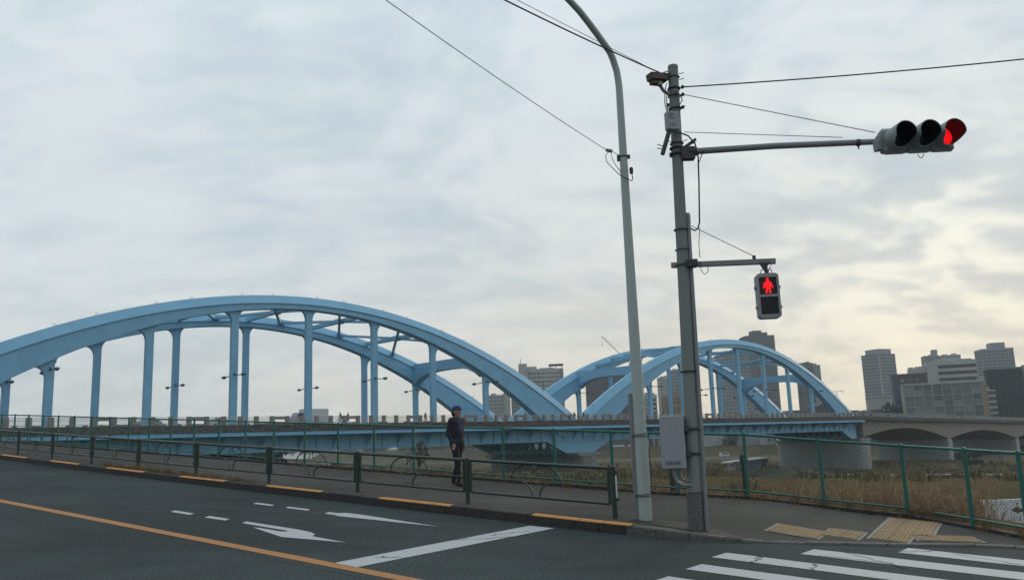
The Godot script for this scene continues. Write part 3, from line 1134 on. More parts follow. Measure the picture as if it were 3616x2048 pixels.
		cm.cbox(Transform3D(Basis(), Vector3(c, -1.25, -SEP / 2)), Vector3(6.4, 0.7, SEP + 6.2), 0.08)
		part("pier_cap", cm, M.pier, po)
		# bearing wall of steel between the legs, with open diamonds
		var wm := MB.new()
		for sx in [-4.4, 4.4]:
			var z := -0.7
			while z > -SEP + 0.8:
				wm.box(Transform3D(Basis(Vector3(1, 0, 0), 0.62), Vector3(c + sx, 0.6, z - 1.0)), Vector3(0.25, 4.0, 0.45))
				wm.box(Transform3D(Basis(Vector3(1, 0, 0), -0.62), Vector3(c + sx, 0.6, z - 1.0)), Vector3(0.25, 4.0, 0.45))
				z -= 2.2
			wm.bx(c + sx - 0.2, c + sx + 0.2, 1.3, 2.6, -SEP + 0.6, -0.6)
			wm.bx(c + sx - 0.2, c + sx + 0.2, -0.9, -0.2, -SEP + 0.6, -0.6)
		part("bearing_frame", wm, M.arch_blue, po)
	parapets(root, -140.0, 118.0, 0.0, 3.0, -SEP - 3.0)
	# lamps
	var ord := ["first", "third", "fifth", "seventh"]
	for sp in 2:
		for zc in [0.0, -SEP]:
			for j in 4:
				var k: int = 2 + j * 2
				var x: float = spans[sp] + k * SP
				var nm := "double armed lamp on the %s %s hanger of the %s arch" % [ord[j], "near" if zc == 0.0 else "far", "left" if sp == 0 else "right"]
				var l := thing("bridge_lamp", nm, "street lamp", B(x, 12.15, zc), BYAW, "double armed lamps on the arch hangers")
				bridge_lamp(l)

func bridge_lamp(l: Node3D) -> void:
	var a := MB.new()
	for sg in [-1.0, 1.0]:
		a.tube([Vector3(0, 0.28, sg * 0.32), Vector3(0, 0.14, sg * 0.9), Vector3(0, 0.02, sg * 1.7), Vector3(0, 0.0, sg * 2.6)], 0.10, 0.06, 6)
	a.cbox(Transform3D(Basis(), Vector3(0, 0.2, 0)), Vector3(0.3, 0.5, 0.72), 0.04)
	part("arm", a, M.lamp_grey, l)
	for sg in [-1.0, 1.0]:
		var h := MB.new()
		h.ball(Vector3(0, 0.02, sg * 3.05), Vector3(0.3, 0.2, 0.62), 10, 6)
		var ho := part("lamp_head", h, M.lamp_grey, l)
		var g := MB.new()
		g.ball(Vector3(0, -0.08, sg * 3.05), Vector3(0.22, 0.17, 0.46), 8, 5)
		part("lens", g, M.lamp_glass, ho)

func parapets(root: Node3D, x0: float, x1: float, slope: float, zn: float, zf: float) -> void:
	var post := MB.new()
	post.cbox(Transform3D(Basis(), Vector3(0, 0.57, 0)), Vector3(0.62, 1.24, 0.4), 0.05)
	var pm := post.mesh()
	var panel := MB.new()
	panel.cbox(Transform3D(Basis(), Vector3(0, 0.92, 0)), Vector3(1.9, 0.44, 0.26), 0.04)
	panel.cbox(Transform3D(Basis(), Vector3(0, 0.10, 0)), Vector3(1.9, 0.22, 0.26), 0.03)
	var plm := panel.mesh()
	var rail := MB.new()
	var sh := Transform3D(Basis(Vector3(1, slope, 0), Vector3.UP, Vector3(0, 0, 1)), Vector3.ZERO)
	for y in [1.1, 0.93, 0.78, 0.22]:
		rail.box(sh * Transform3D(Basis(), Vector3(0, y, 0)), Vector3(1.8, 0.055, 0.06))
	for k in 11:
		rail.box(sh * Transform3D(Basis(), Vector3(-0.8 + k * 0.16, 0.5, 0)), Vector3(0.028, 0.56, 0.03))
	var rm := rail.mesh()
	for z in [zn, zf]:
		var k := 0
		var x := x0
		while x < x1:
			var y := 5.2 + slope * (x - x0)
			var o := pmesh("parapet_post", pm, M.parapet, root)
			o.position = Vector3(x, y, z)
			var o2: MeshInstance3D
			if posmod(k - 1, 5) == 0:
				o2 = pmesh("parapet_panel", plm, M.parapet, root)
			else:
				o2 = pmesh("railing", rm, M.parapet_rail, root)
			o2.position = Vector3(x + 1.184, y + slope * 1.184, z)
			x += 2.368
			k += 1

# ---------------------------------------------------------------- concrete approach spans
func approach_bridge() -> void:
	var root := thing("concrete_bridge", "brown concrete girder bridge with shallow arched spans joining the blue arches", "bridge", BORG, BYAW)
	var dy := func(x: float) -> float:
		return 5.2 - 0.018 * (x - 118.4)
	var piers := [119.2, 183.7, 252.6, 322.0, 392.0]
	var ys := [-0.6, -2.6, -4.0, -5.0, -6.0]
	for k in 4:
		var a: float = piers[k]
		var b: float = piers[k + 1]
		var poly := PackedVector2Array()
		poly.append(Vector2(b, dy.call(b) - 0.95)); poly.append(Vector2(a, dy.call(a) - 0.95))
		poly.append(Vector2(a, ys[k]))
		for j in range(1, 16):
			var f := j / 16.0
			var x := lerpf(a, b, f)
			poly.append(Vector2(x, lerpf(ys[k], ys[k + 1], f) + 3.1 * sin(PI * f)))
		poly.append(Vector2(b, ys[k + 1]))
		var gm := MB.new()
		gm.prism(poly, -SEP - 2.0, 2.0)
		part("arched_girder", gm, M.concrete_warm, root)
		var x := a
		while x < b - 0.1:
			var e := minf(x + 8.0, b)
			for z in [3.2, -SEP - 3.2]:
				var fm := MB.new()
				var z0: float = z - 0.5 if z > 0 else z
				fm.prism(PackedVector2Array([Vector2(x + 0.015, dy.call(x)), Vector2(x + 0.015, dy.call(x) - 1.0), Vector2(e - 0.015, dy.call(e) - 1.0), Vector2(e - 0.015, dy.call(e))]), z0, z0 + 0.5)
				part("fascia", fm, M.deck_edge_b if int(x) % 2 == 0 else M.deck_edge, root)
			x += 8.0
		var sl := MB.new()
		sl.prism(PackedVector2Array([Vector2(a, dy.call(a) - 0.08), Vector2(a, dy.call(a) - 0.9), Vector2(b, dy.call(b) - 0.9), Vector2(b, dy.call(b) - 0.08)]), -SEP - 2.68, 2.68)
		part("deck_slab", sl, M.deck_dark, root)
		if k > 0:
			var pm := MB.new()
			pm.cbox(Transform3D(Basis(), Vector3(a, (ys[k] - 10.5) / 2, -SEP / 2)), Vector3(3.4, ys[k] + 10.4, SEP + 4.4), 0.3)
			part("pier", pm, M.pier_pale, root)
	parapets(root, 119.6, 390.0, -0.018, 3.0, -SEP - 3.0)

# ---------------------------------------------------------------- far buildings
func block(root: Node3D, w: float, d: float, h: float, floor_h: float, bays: int, wall: Material, glass: Material, at: Vector3 = Vector3.ZERO, sp: float = 0.45, called: String = "") -> void:
	# dark glazed core; a proud spandrel round each storey; piers up each face
	var n := int(floor(h / floor_h))
	var core := MB.new()
	core.bx(-w / 2 + 0.5, w / 2 - 0.5, 0, h - 0.2, -d / 2 + 0.5, d / 2 - 0.5)
	var co := part("window_wall", core, glass, root)
	co.position = at
	var sm := MB.new()
	sm.bx(-w / 2, w / 2, 0, floor_h * sp, -d / 2, d / 2)
	var me := sm.mesh()
	for k in n:
		var y := k * floor_h
		if at.y + y + root.position.y < -1.0:
			continue
		var o := pmesh("spandrel", me, wall, root)
		o.position = at + Vector3(0, y, 0)
	var rf := MB.new()
	rf.bx(-w / 2 - 0.15, w / 2 + 0.15, n * floor_h, h + 0.4, -d / 2 - 0.15, d / 2 + 0.15)
	part("roof", rf, wall, root).position = at
	# plant rooms and tanks on the roof
	for k in 3:
		var rw := rng.randf_range(1.2, maxf(1.6, w * 0.16))
		var rx := rng.randf_range(-w * 0.38, w * 0.38)
		var rz := rng.randf_range(-d * 0.3, d * 0.3)
		var rb := MB.new()
		rb.bx(rx - rw, rx + rw, h + 0.4, h + rng.randf_range(1.2, 2.6), rz - 1.2, rz + 1.2)
		part("roof_plant", rb, wall, root).position = at
	if bays > 0:
		var pm := MB.new()
		pm.bx(-0.35, 0.35, 0, h, -0.25, 0.25)
		var pme := pm.mesh()
		for k in bays + 1:
			var o := pmesh("pier", pme, wall, root)
			o.position = at + Vector3(lerpf(-w / 2 + 0.34, w / 2 - 0.34, float(k) / bays), 0, d / 2 - 0.19)
		var nb := maxi(2, int(round(bays * d / w)))
		for k in nb + 1:
			for sx in [-1, 1]:
				var o := pmesh("pier", pme, wall, root)
				o.position = at + Vector3(sx * (w / 2 - 0.19), 0, lerpf(-d / 2 + 0.34, d / 2 - 0.34, float(k) / nb))
				o.rotation.y = PI / 2

func slab(root: Node3D, called: String, m: Material, x0: float, x1: float, y0: float, y1: float, z0: float, z1: float) -> MeshInstance3D:
	var b := MB.new()
	b.bx(x0, x1, y0, y1, z0, z1)
	return part(called, b, m, root)

func bld(label: String, xl: float, xr: float, top: float, z: float, yaw: float = 0.0, called: String = "apartment_block") -> Node3D:
	return thing(called, label, "building", Vector3((xl + xr) / 2, -9.0, z), yaw)

func buildings() -> void:
	# white slab with a stair tower and a canopied roof
	var b := bld("long white slab building with rooftop canopy, between the two arches", 2.7, 37, 55.6, -660)
	block(b, 34, 14, 64.6, 3.1, 10, M.b_white, M.glass_c, Vector3.ZERO, 0.6)
	slab(b, "stair_tower", M.b_white, -17.1, -10.6, 0, 69.0, 7.1, 11)
	slab(b, "mast", M.lamp_grey, -15.6, -15.2, 69, 73, 8, 8.4)
	slab(b, "roof_canopy", M.b_maroon, 6.5, 17.6, 67.6, 68.4, -6, 7)
	for x in [7.5, 12.0, 16.5]:
		slab(b, "canopy_post", M.b_grey, x - 0.3, x + 0.3, 64.9, 67.6, 5, 6)
	slab(b, "end_bay", M.b_grey, 14.6, 17.3, 0, 64.0, 7.1, 8.0)
	# grey twin apartment under the arch foot
	b = bld("pale grey twin apartment block under the right foot of the left arch", -27, 17, 40, -716)
	block(b, 21.0, 13, 49.0, 3.0, 6, M.b_white, M.glass_c, Vector3(-11.3, 0, 0), 0.55)
	block(b, 20.4, 13, 48.6, 3.0, 6, M.b_grey, M.glass_c, Vector3(11.3, 0, 1), 0.55)
	slab(b, "stair_tower", M.b_white, -4.6, 0.3, 0, 52.2, 6.6, 9)
	# dark block between the arches
	b = bld("big plain dark brown block behind the left foot of the right arch", 53.3, 89.6, 48, -640, 0.0, "dark_block")
	slab(b, "wall", M.b_dark, -18.2, 18.2, 0, 57.0, -9, 9)
	for k in 15:
		slab(b, "cladding_joint", M.b_brown, -18.23, 18.23, 3.0 + k * 3.6, 3.12 + k * 3.6, -9.03, 9.03)
	slab(b, "roof", M.b_dark, -18.4, 18.4, 57.0, 57.6, -9.2, 9.2)
	b = bld("slim cream apartment block seen just right of the lamp post", 92, 99.8, 30.5, -610)
	block(b, 7.8, 8, 39.6, 3.1, 2, M.b_white, M.glass_d, Vector3.ZERO, 0.42)
	b = bld("narrow pale tower behind the first hanger of the right arch", 134, 142, 55.5, -800, 0.0, "tower_block")
	block(b, 8.0, 10, 64.5, 3.0, 3, M.b_white, M.glass_c, Vector3.ZERO, 0.5)
	b = bld("tan tiled apartment block above the grey control box", 95.9, 107, 27.5, -560)
	block(b, 11, 10, 36.5, 2.9, 3, M.b_tan, M.b_tan, Vector3.ZERO, 0.5)
	for k in 4:
		for j in 2:
			slab(b, "window", M.glass_d, 0.8 + j * 2.4, 2.0 + j * 2.4, 14.5 + k * 5.8, 15.9 + k * 5.8, 4.95, 5.03)
	slab(b, "stair_recess", M.glass_d, -2.6, -1.2, 4, 35, 4.9, 5.04)
	b = bld("grey tower with banded floors left of the signal pole", 150, 170, 64.3, -830, 0.2, "tower_block")
	block(b, 16, 16, 73.3, 3.1, 5, M.b_grey, M.glass_b, Vector3.ZERO, 0.5)
	b = bld("broad blue grey tower seen through the right arch", 192.4, 222, 75.6, -810, 0.12, "tower_block")
	block(b, 27, 20, 84.6, 3.1, 8, M.b_grey, M.glass_b, Vector3.ZERO, 0.5)
	b = bld("tallest dark tower with stepped crown rising above the right arch", 244.7, 277.8, 103, -910, 0.0, "tower_block")
	block(b, 31, 24, 112.0, 3.2, 8, M.b_dark, M.glass_b, Vector3(0, 0, 0), 0.5)
	slab(b, "crown", M.b_dark, -6.6, 3.4, 112.6, 118.2, -5, 8)
	slab(b, "crown", M.b_dark, 3.4, 9.6, 112.6, 116.0, -5, 8)
	slab(b, "pale_strip", M.b_tan, -2.6, 2.4, 20, 104, 12.3, 12.8)
	slab(b, "shoulder", M.b_dark, 15.7, 17.2, 0, 96, -8, 8)
	b = bld("slim grey tower right of the arch crown, two heights", 302.6, 323, 72.5, -910, 0.0, "tower_block")
	block(b, 13, 14, 81.5, 3.1, 4, M.b_dark, M.glass_b, Vector3(-3.6, 0, 0), 0.5)
	block(b, 7.6, 14, 79.0, 3.1, 2, M.b_grey, M.glass_c, Vector3(7.0, 0, 1.2), 0.5)
	b = bld("tall grey apartment tower with penthouse beyond the right end of the arch", 331.4, 362, 71.8, -810, 0.42, "tower_block")
	block(b, 21.0, 21.0, 79.4, 3.05, 6, M.b_grey, M.glass_b, Vector3.ZERO, 0.5)
	slab(b, "penthouse", M.b_grey, -7.5, 8.5, 79.8, 84.6, -8, 8)
	slab(b, "corner_fin", M.b_white, -10.75, -9.9, 0, 79.5, 9.9, 10.75)
	b = bld("low white building with three rows of paired windows", 232, 253.5, 21.4, -566, -0.3, "low_building")
	slab(b, "wall", M.b_white, -10.5, 10.5, 0, 30.0, -6, 6)
	slab(b, "roof", M.b_grey, -10.8, 10.8, 30.0, 30.8, -6.2, 6.2)
	for k in 4:
		for x in [0.6, 4.4]:
			slab(b, "window", M.glass_d, x, x + 2.6, 24.6 - k * 5.6, 27.4 - k * 5.6, 5.95, 6.04)
	slab(b, "sign_board", M.b_white, 11.0, 12.6, 10, 25, 6.1, 6.5)
	b = bld("dark brown flat roofed building with round wall lights behind the glass office", 231, 252, 33.7, -524, -0.3, "low_building")
	slab(b, "wall", M.b_brown, -9.5, 9.5, 0, 42, -7, 7)
	slab(b, "corner_wall", M.b_blue, -9.9, -7.2, 0, 42.4, 3, 7.3)
	slab(b, "roof", M.b_maroon, -9.9, 9.9, 42, 42.8, -7.3, 7.3)
	for x in [-4.6, -0.4, 3.8]:
		var rd := MB.new()
		rd.lathe([Vector2(0.0, 0.0), Vector2(0.8, 0.0), Vector2(0.8, 0.2), Vector2(0, 0.2)], 12, Transform3D(Basis(Vector3(1, 0, 0), PI / 2), Vector3(x, 38.8, 7.02)))
		part("wall_light", rd, M.b_white if x < -4 else M.b_tan, b)
	# glass office: every pane its own piece
	b = bld("green glass office with a grid of window panes beyond the bridge", 219, 259.5, 28, -480, -0.36, "office_building")
	slab(b, "frame", M.b_green, -20.6, 20.6, 0, 33.9, -10, 9.4)
	slab(b, "roof", M.b_white, -20.8, 20.8, 33.9, 34.5, -10.2, 10.1)
	slab(b, "end_wall", M.b_tan, 18.4, 20.7, 0, 33.9, 9.4, 10.0)
	var cols := 8
	var rowsn := 9
	for r in rowsn:
		for c in cols:
			var g: Material = [M.glass_a, M.glass_b, M.glass_c, M.glass_b][rng.randi() % 4]
			var x0 := lerpf(-20.2, 18.2, float(c) / cols) + 0.4
			var x1 := lerpf(-20.2, 18.2, float(c + 1) / cols) - 0.4
			var y1 := 33.5 - r * 3.05
			slab(b, "window", g, x0, x1, y1 - 2.75, y1, 9.3, 9.55)
	for c in cols + 1:
		var x := lerpf(-20.2, 18.2, float(c) / cols)
		slab(b, "mullion", M.b_green, x - 0.35, x + 0.35, 0, 33.8, 9.4, 9.95)
	for r in 6:
		slab(b, "floor_ledge", M.b_white, -20.4, 18.3, 33.6 - r * 6.1, 33.85 - r * 6.1, 9.4, 10.05)
	b = bld("stepped cream apartment block with long balconies above the glass office", 266, 303, 41.7, -572, -0.36, "apartment_block")
	block(b, 30.0, 12, 53.0, 4.2, 0, M.b_white, M.b_brown, Vector3(7.2, 0, 0), 0.5)
	slab(b, "blank_wall", M.b_white, -7.8, -1.0, 0, 53.6, 5.4, 6.8)
	block(b, 11.0, 10, 49.2, 4.2, 0, M.b_white, M.b_brown, Vector3(-13.2, 0, -1), 0.55)
	block(b, 9.0, 9, 40.0, 4.2, 0, M.b_white, M.b_brown, Vector3(25.0, 0, 4), 0.5)
	b = bld("lower balcony block with reddish walls right of the glass office", 268, 279, 21.4, -500, -0.36, "apartment_block")
	block(b, 10.6, 9, 30.0, 3.3, 0, M.b_white, M.b_maroon, Vector3.ZERO, 0.35)
	b = bld("grey tower with slim penthouse behind the cream stepped block", 414, 448, 72.5, -860, -0.3, "tower_block")
	block(b, 14, 16, 80.6, 3.05, 4, M.b_grey, M.glass_c, Vector3(-9.8, 0, 0), 0.5)
	block(b, 18, 16, 80.0, 3.05, 5, M.b_white, M.glass_c, Vector3(7.6, 0, 2), 0.5)
	slab(b, "penthouse", M.b_grey, -8.0, -3.0, 80.6, 87.0, -4, 4)
	b = bld("grey balconied tower with penthouse at the right edge", 441.5, 475, 71.8, -812, -0.2, "tower_block")
	block(b, 28, 20, 80.8, 3.05, 7, M.b_grey, M.glass_b, Vector3.ZERO, 0.45)
	slab(b, "penthouse", M.b_grey, -4, 8.5, 81.2, 87.0, -6, 6)
	b = bld("building wrapped in dark scaffold netting at the right", 287, 309, 34.7, -524, -0.4, "netted_building")
	slab(b, "netting", M.b_netting, -8.5, 11, 0, 43.6, -5, 8)
	for k in 7:
		slab(b, "netting_seam", M.b_dark, -8.4 + k * 3.1, -8.26 + k * 3.1, 0, 43.9, 8.0, 8.09)
	for k in 9:
		slab(b, "scaffold_rail", M.b_dark, -8.6, 11.1, 4 + k * 4.8, 4.14 + k * 4.8, 8.0, 8.12)
	b = bld("grey block with banded balconies at the far right edge", 329, 350, 38, -566, 0.0, "apartment_block")
	block(b, 20, 12, 47.0, 3.4, 0, M.b_grey, M.b_dark, Vector3.ZERO, 0.45)
	# low roofs along the far bank
	var low := [[170.5, -534.0, 18.0, 23.5, "b_white", "white house behind the right arch deck, under its crown"], [185.0, -518.0, 13.0, 27.0, "b_brown", "brown roofed house behind the right arch, beside the white house"], [196.0, -507.0, 13.7, 21.6, "b_grey", "small grey house behind the right end of the arch"], [149.0, -556.0, 12.6, 23.1, "b_grey", "grey house right of the signal pole at deck level"], [161.0, -560.0, 10.0, 25.0, "b_tan", "tan house left of the white house under the arch"], [200.0, -500.0, 16.0, 20.5, "b_brown", "low brown house under the slim tower"], [215.0, -520.0, 14.0, 22.0, "b_dark", "dark low house left of the tree row"], [130.0, -576.0, 12.3, 21.4, "b_white", "small white house left of the signal pole at deck level"]]
	for q in low:
		b = thing("far_house", q[5], "house", Vector3(q[0], -9, q[1]), 0.2)
		var w: float = q[2]
		var h: float = q[3]
		slab(b, "wall", M[q[4]], -w / 2, w / 2, 0, h - 2, -5, 5)
		var rf := MB.new()
		rf.prism(PackedVector2Array([Vector2(-w / 2 - 0.6, h - 2), Vector2(w / 2 + 0.6, h - 2), Vector2(w * 0.2, h), Vector2(-w * 0.2, h)]), -5.6, 5.6)
		part("roof", rf, M.b_dark, b)
		for k in 3:
			slab(b, "window", M.glass_d, -w / 2 + 1.2 + k * w / 3.2, -w / 2 + 3.0 + k * w / 3.2, h - 5, h - 3.4, 4.95, 5.04)
	# houses on the far levee, seen under the bridge
	var mats := ["b_white", "b_grey", "b_tan", "b_brown", "b_white", "b_dark"]
	var ords := ["first", "second", "third", "fourth", "fifth", "sixth", "seventh", "eighth", "ninth", "tenth", "eleventh", "twelfth", "thirteenth", "fourteenth"]
	var wds := ["white", "grey", "tan", "brown", "cream", "dark grey"]
	for k in 14:
		var tn := (2140.0 + k * 45.0 - 1808.0) / 3000.0   # bearing of each house seen from the road
		var z := (368.0 + 14.0 * (k % 3) + 124.4) / (0.727 * tn + 0.686)
		var w := rng.randf_range(5.5, 8.5)
		var h := rng.randf_range(4.5, 7.0)
		b = thing("levee_house", "small %s house on the far levee, %s from the left" % [wds[k % 6], ords[k]], "house", Vector3(tn * z, -4.6, -z), 0.3, "houses on the far levee")
		slab(b, "wall", M[mats[k % 6]], -w / 2, w / 2, -1.5, h - 1.6, -4, 4)
		var rf := MB.new()
		rf.prism(PackedVector2Array([Vector2(-w / 2 - 0.5, h - 1.6), Vector2(w / 2 + 0.5, h - 1.6), Vector2(0, h)]), -4.5, 4.5)
		part("roof", rf, M.b_dark if k % 2 == 0 else M.b_brown, b)
		for j in 2:
			slab(b, "window", M.glass_d, -w / 4 + j * w / 2 - 0.7, -w / 4 + j * w / 2 + 0.7, 1.0, 2.4, 3.95, 4.04)
	# tower crane jib
	b = thing("tower_crane", "thin lattice crane jib rising above the right arch", "crane", Vector3(96, -9, -700))
	var mast := MB.new()
	mast.bx(-1, 1, 0, 66, -1, 1)
	part("mast", mast, M.lamp_grey, b)
	var jib := MB.new()
	var j0 := Vector3(0, 70, 0)
	var j1 := Vector3(-23.1, 93.9, 0)
	var dj := (j1 - j0).normalized()
	var nj := Vector3(-dj.y, dj.x, 0)
	for e in [0.8, -0.8]:
		jib.tube([j0 + nj * e, j1 + nj * e * 0.3], 0.16, 0.12, 4)
	for k in 16:
		var f := k / 16.0
		var g := (k + 1) / 16.0
		jib.tube([j0.lerp(j1, f) + nj * 0.8 * (1 - 0.7 * f), j0.lerp(j1, g) - nj * 0.8 * (1 - 0.7 * g)], 0.09, 0.09, 4)
	part("jib", jib, M.lamp_grey, b)
	var ck := MB.new()
	ck.tube([j1, j1 + Vector3(0, -7, 0)], 0.08, 0.08, 4)
	ck.box(Transform3D(Basis(), j1 + Vector3(0, -7.5, 0)), Vector3(0.6, 1.0, 0.6))
	ck.tube([j1, Vector3(6, 76, 0)], 0.06, 0.06, 4)
	part("hoist_cable", ck, M.cable, b)
	slab(b, "cab", M.b_dark, -1.5, 6, 66, 71, -1.5, 1.5)

# ---------------------------------------------------------------- street lamp post
func lamp_post() -> void:
	var base := W(-0.35, -0.3)
	var root := thing("lamp_post", "tall pale green steel lamp post with arm curving out over the road", "lamp post", base)
	var pole := MB.new()
	var pts := []
	for k in 11:
		pts.append(Vector3(0, lerpf(-0.15, 7.15, k / 10.0), 0))
	for p in [[0.005, 7.34], [0.05, 7.57], [0.15, 7.75], [0.24, 7.86], [0.55, 8.02], [0.84, 8.16], [1.12, 8.28], [1.40, 8.36], [1.9, 8.46], [2.4, 8.5]]:
		pts.append(U * p[0] + Vector3(0, p[1], 0))
	var low := pts.slice(0, 11)
	var high := pts.slice(10)
	pole.tube(low, 0.110, 0.062, 20, false)
	pole.tube(high, 0.062, 0.052, 20)
	part("pole", pole, M.pole_green, root)
	# flat cable channel strapped to the back of the pole
	var ch := MB.new()
	ch.cbox(Transform3D(Basis(), Vector3(-0.125, 0.95, -0.03)), Vector3(0.07, 2.1, 0.06), 0.01)
	part("cable_channel", ch, M.galv, root)
	for y in [0.36, 1.30]:
		for e in [0.0, 0.035]:
			var bnd := MB.new()
			var ring := []
			for k in 17:
				var a := TAU * k / 16.0
				ring.append(Vector3(cos(a) * 0.122 - 0.012, y + e + 0.01 * sin(a + e * 40), sin(a) * 0.122))
			bnd.tube(ring, 0.006, 0.006, 5)
			part("band", bnd, M.rust, root)
	var lead := MB.new()
	lead.tube([Vector3(0.115, 1.32, 0.02), Vector3(0.135, 1.2, 0.02), Vector3(0.125, 0.9, 0.02), Vector3(0.13, 0.55, 0.02), Vector3(0.118, 0.38, 0.02)], 0.006, 0.006, 5)
	part("earth_lead", lead, M.cable, root)
	# clamp with the wire insulator and the photo cell
	var cl := MB.new()
	var ring := []
	for k in 17:
		var a := TAU * k / 16.0
		ring.append(Vector3(cos(a) * 0.075, 6.02, sin(a) * 0.075))
	cl.tube(ring, 0.012, 0.012, 6)
	cl.bx(0.07, 0.11, 5.99, 6.05, -0.03, 0.03)
	cl.bx(-0.11, -0.07, 5.95, 6.05, -0.03, 0.03)
	part("clamp", cl, M.dark_metal, root)
	var pc := MB.new()
	pc.lathe([Vector2(0, 5.71), Vector2(0.032, 5.71), Vector2(0.034, 5.80), Vector2(0.02, 5.82), Vector2(0, 5.82)], 10, Transform3D(Basis(), Vector3(0.115, 0, 0.03)))
	part("photo_cell", pc, M.dark_metal, root)
	var ins := MB.new()
	ins.tube([Vector3(-0.30, 6.15, 0.02), Vector3(-0.19, 6.12, 0.02)], 0.028, 0.034, 8)
	part("insulator", ins, M.galv, root)
	var lp := MB.new()
	lp.tube([Vector3(-0.19, 6.12, 0.02), Vector3(-0.08, 6.05, 0.02)], 0.006, 0.006, 5)
	lp.tube([Vector3(-0.26, 6.10, 0.03), Vector3(-0.31, 6.05, 0.04), Vector3(-0.30, 5.93, 0.05), Vector3(-0.22, 5.82, 0.07), Vector3(-0.1, 5.68, 0.09), Vector3(0.02, 5.60, 0.10), Vector3(0.11, 5.57, 0.06), Vector3(0.13, 5.62, 0.04), Vector3(0.12, 5.71, 0.03)], 0.006, 0.009, 5)
	lp.tube([Vector3(-0.21, 6.10, 0.03), Vector3(-0.20, 5.98, 0.04), Vector3(-0.14, 5.84, 0.06), Vector3(-0.07, 5.72, 0.09)], 0.005, 0.007, 5)
	part("lead_wire", lp, M.cable, root)
	# lantern, out of the picture above
	var hd := MB.new()
	hd.ball(U * 2.75 + Vector3(0, 8.46, 0), Vector3(0.34, 0.13, 0.36), 12, 6)
	part("lantern", hd, M.lamp_grey, root)

# ---------------------------------------------------------------- concrete signal pole
func pole_x(y: float) -> float:   # the pole leans a little
	return 2.66 + (y - 0.2) / 7.45 * 0.15

func hoop(y: float, r: float, th: float, z: float = 0.0) -> MB:
	var mb := MB.new()
	var ring := []
	for k in 17:
		var a := TAU * k / 16.0
		ring.append(Vector3(pole_x(y) + cos(a) * r, y, -13.27 + sin(a) * r))
	mb.tube(ring, th, th, 6)
	return mb

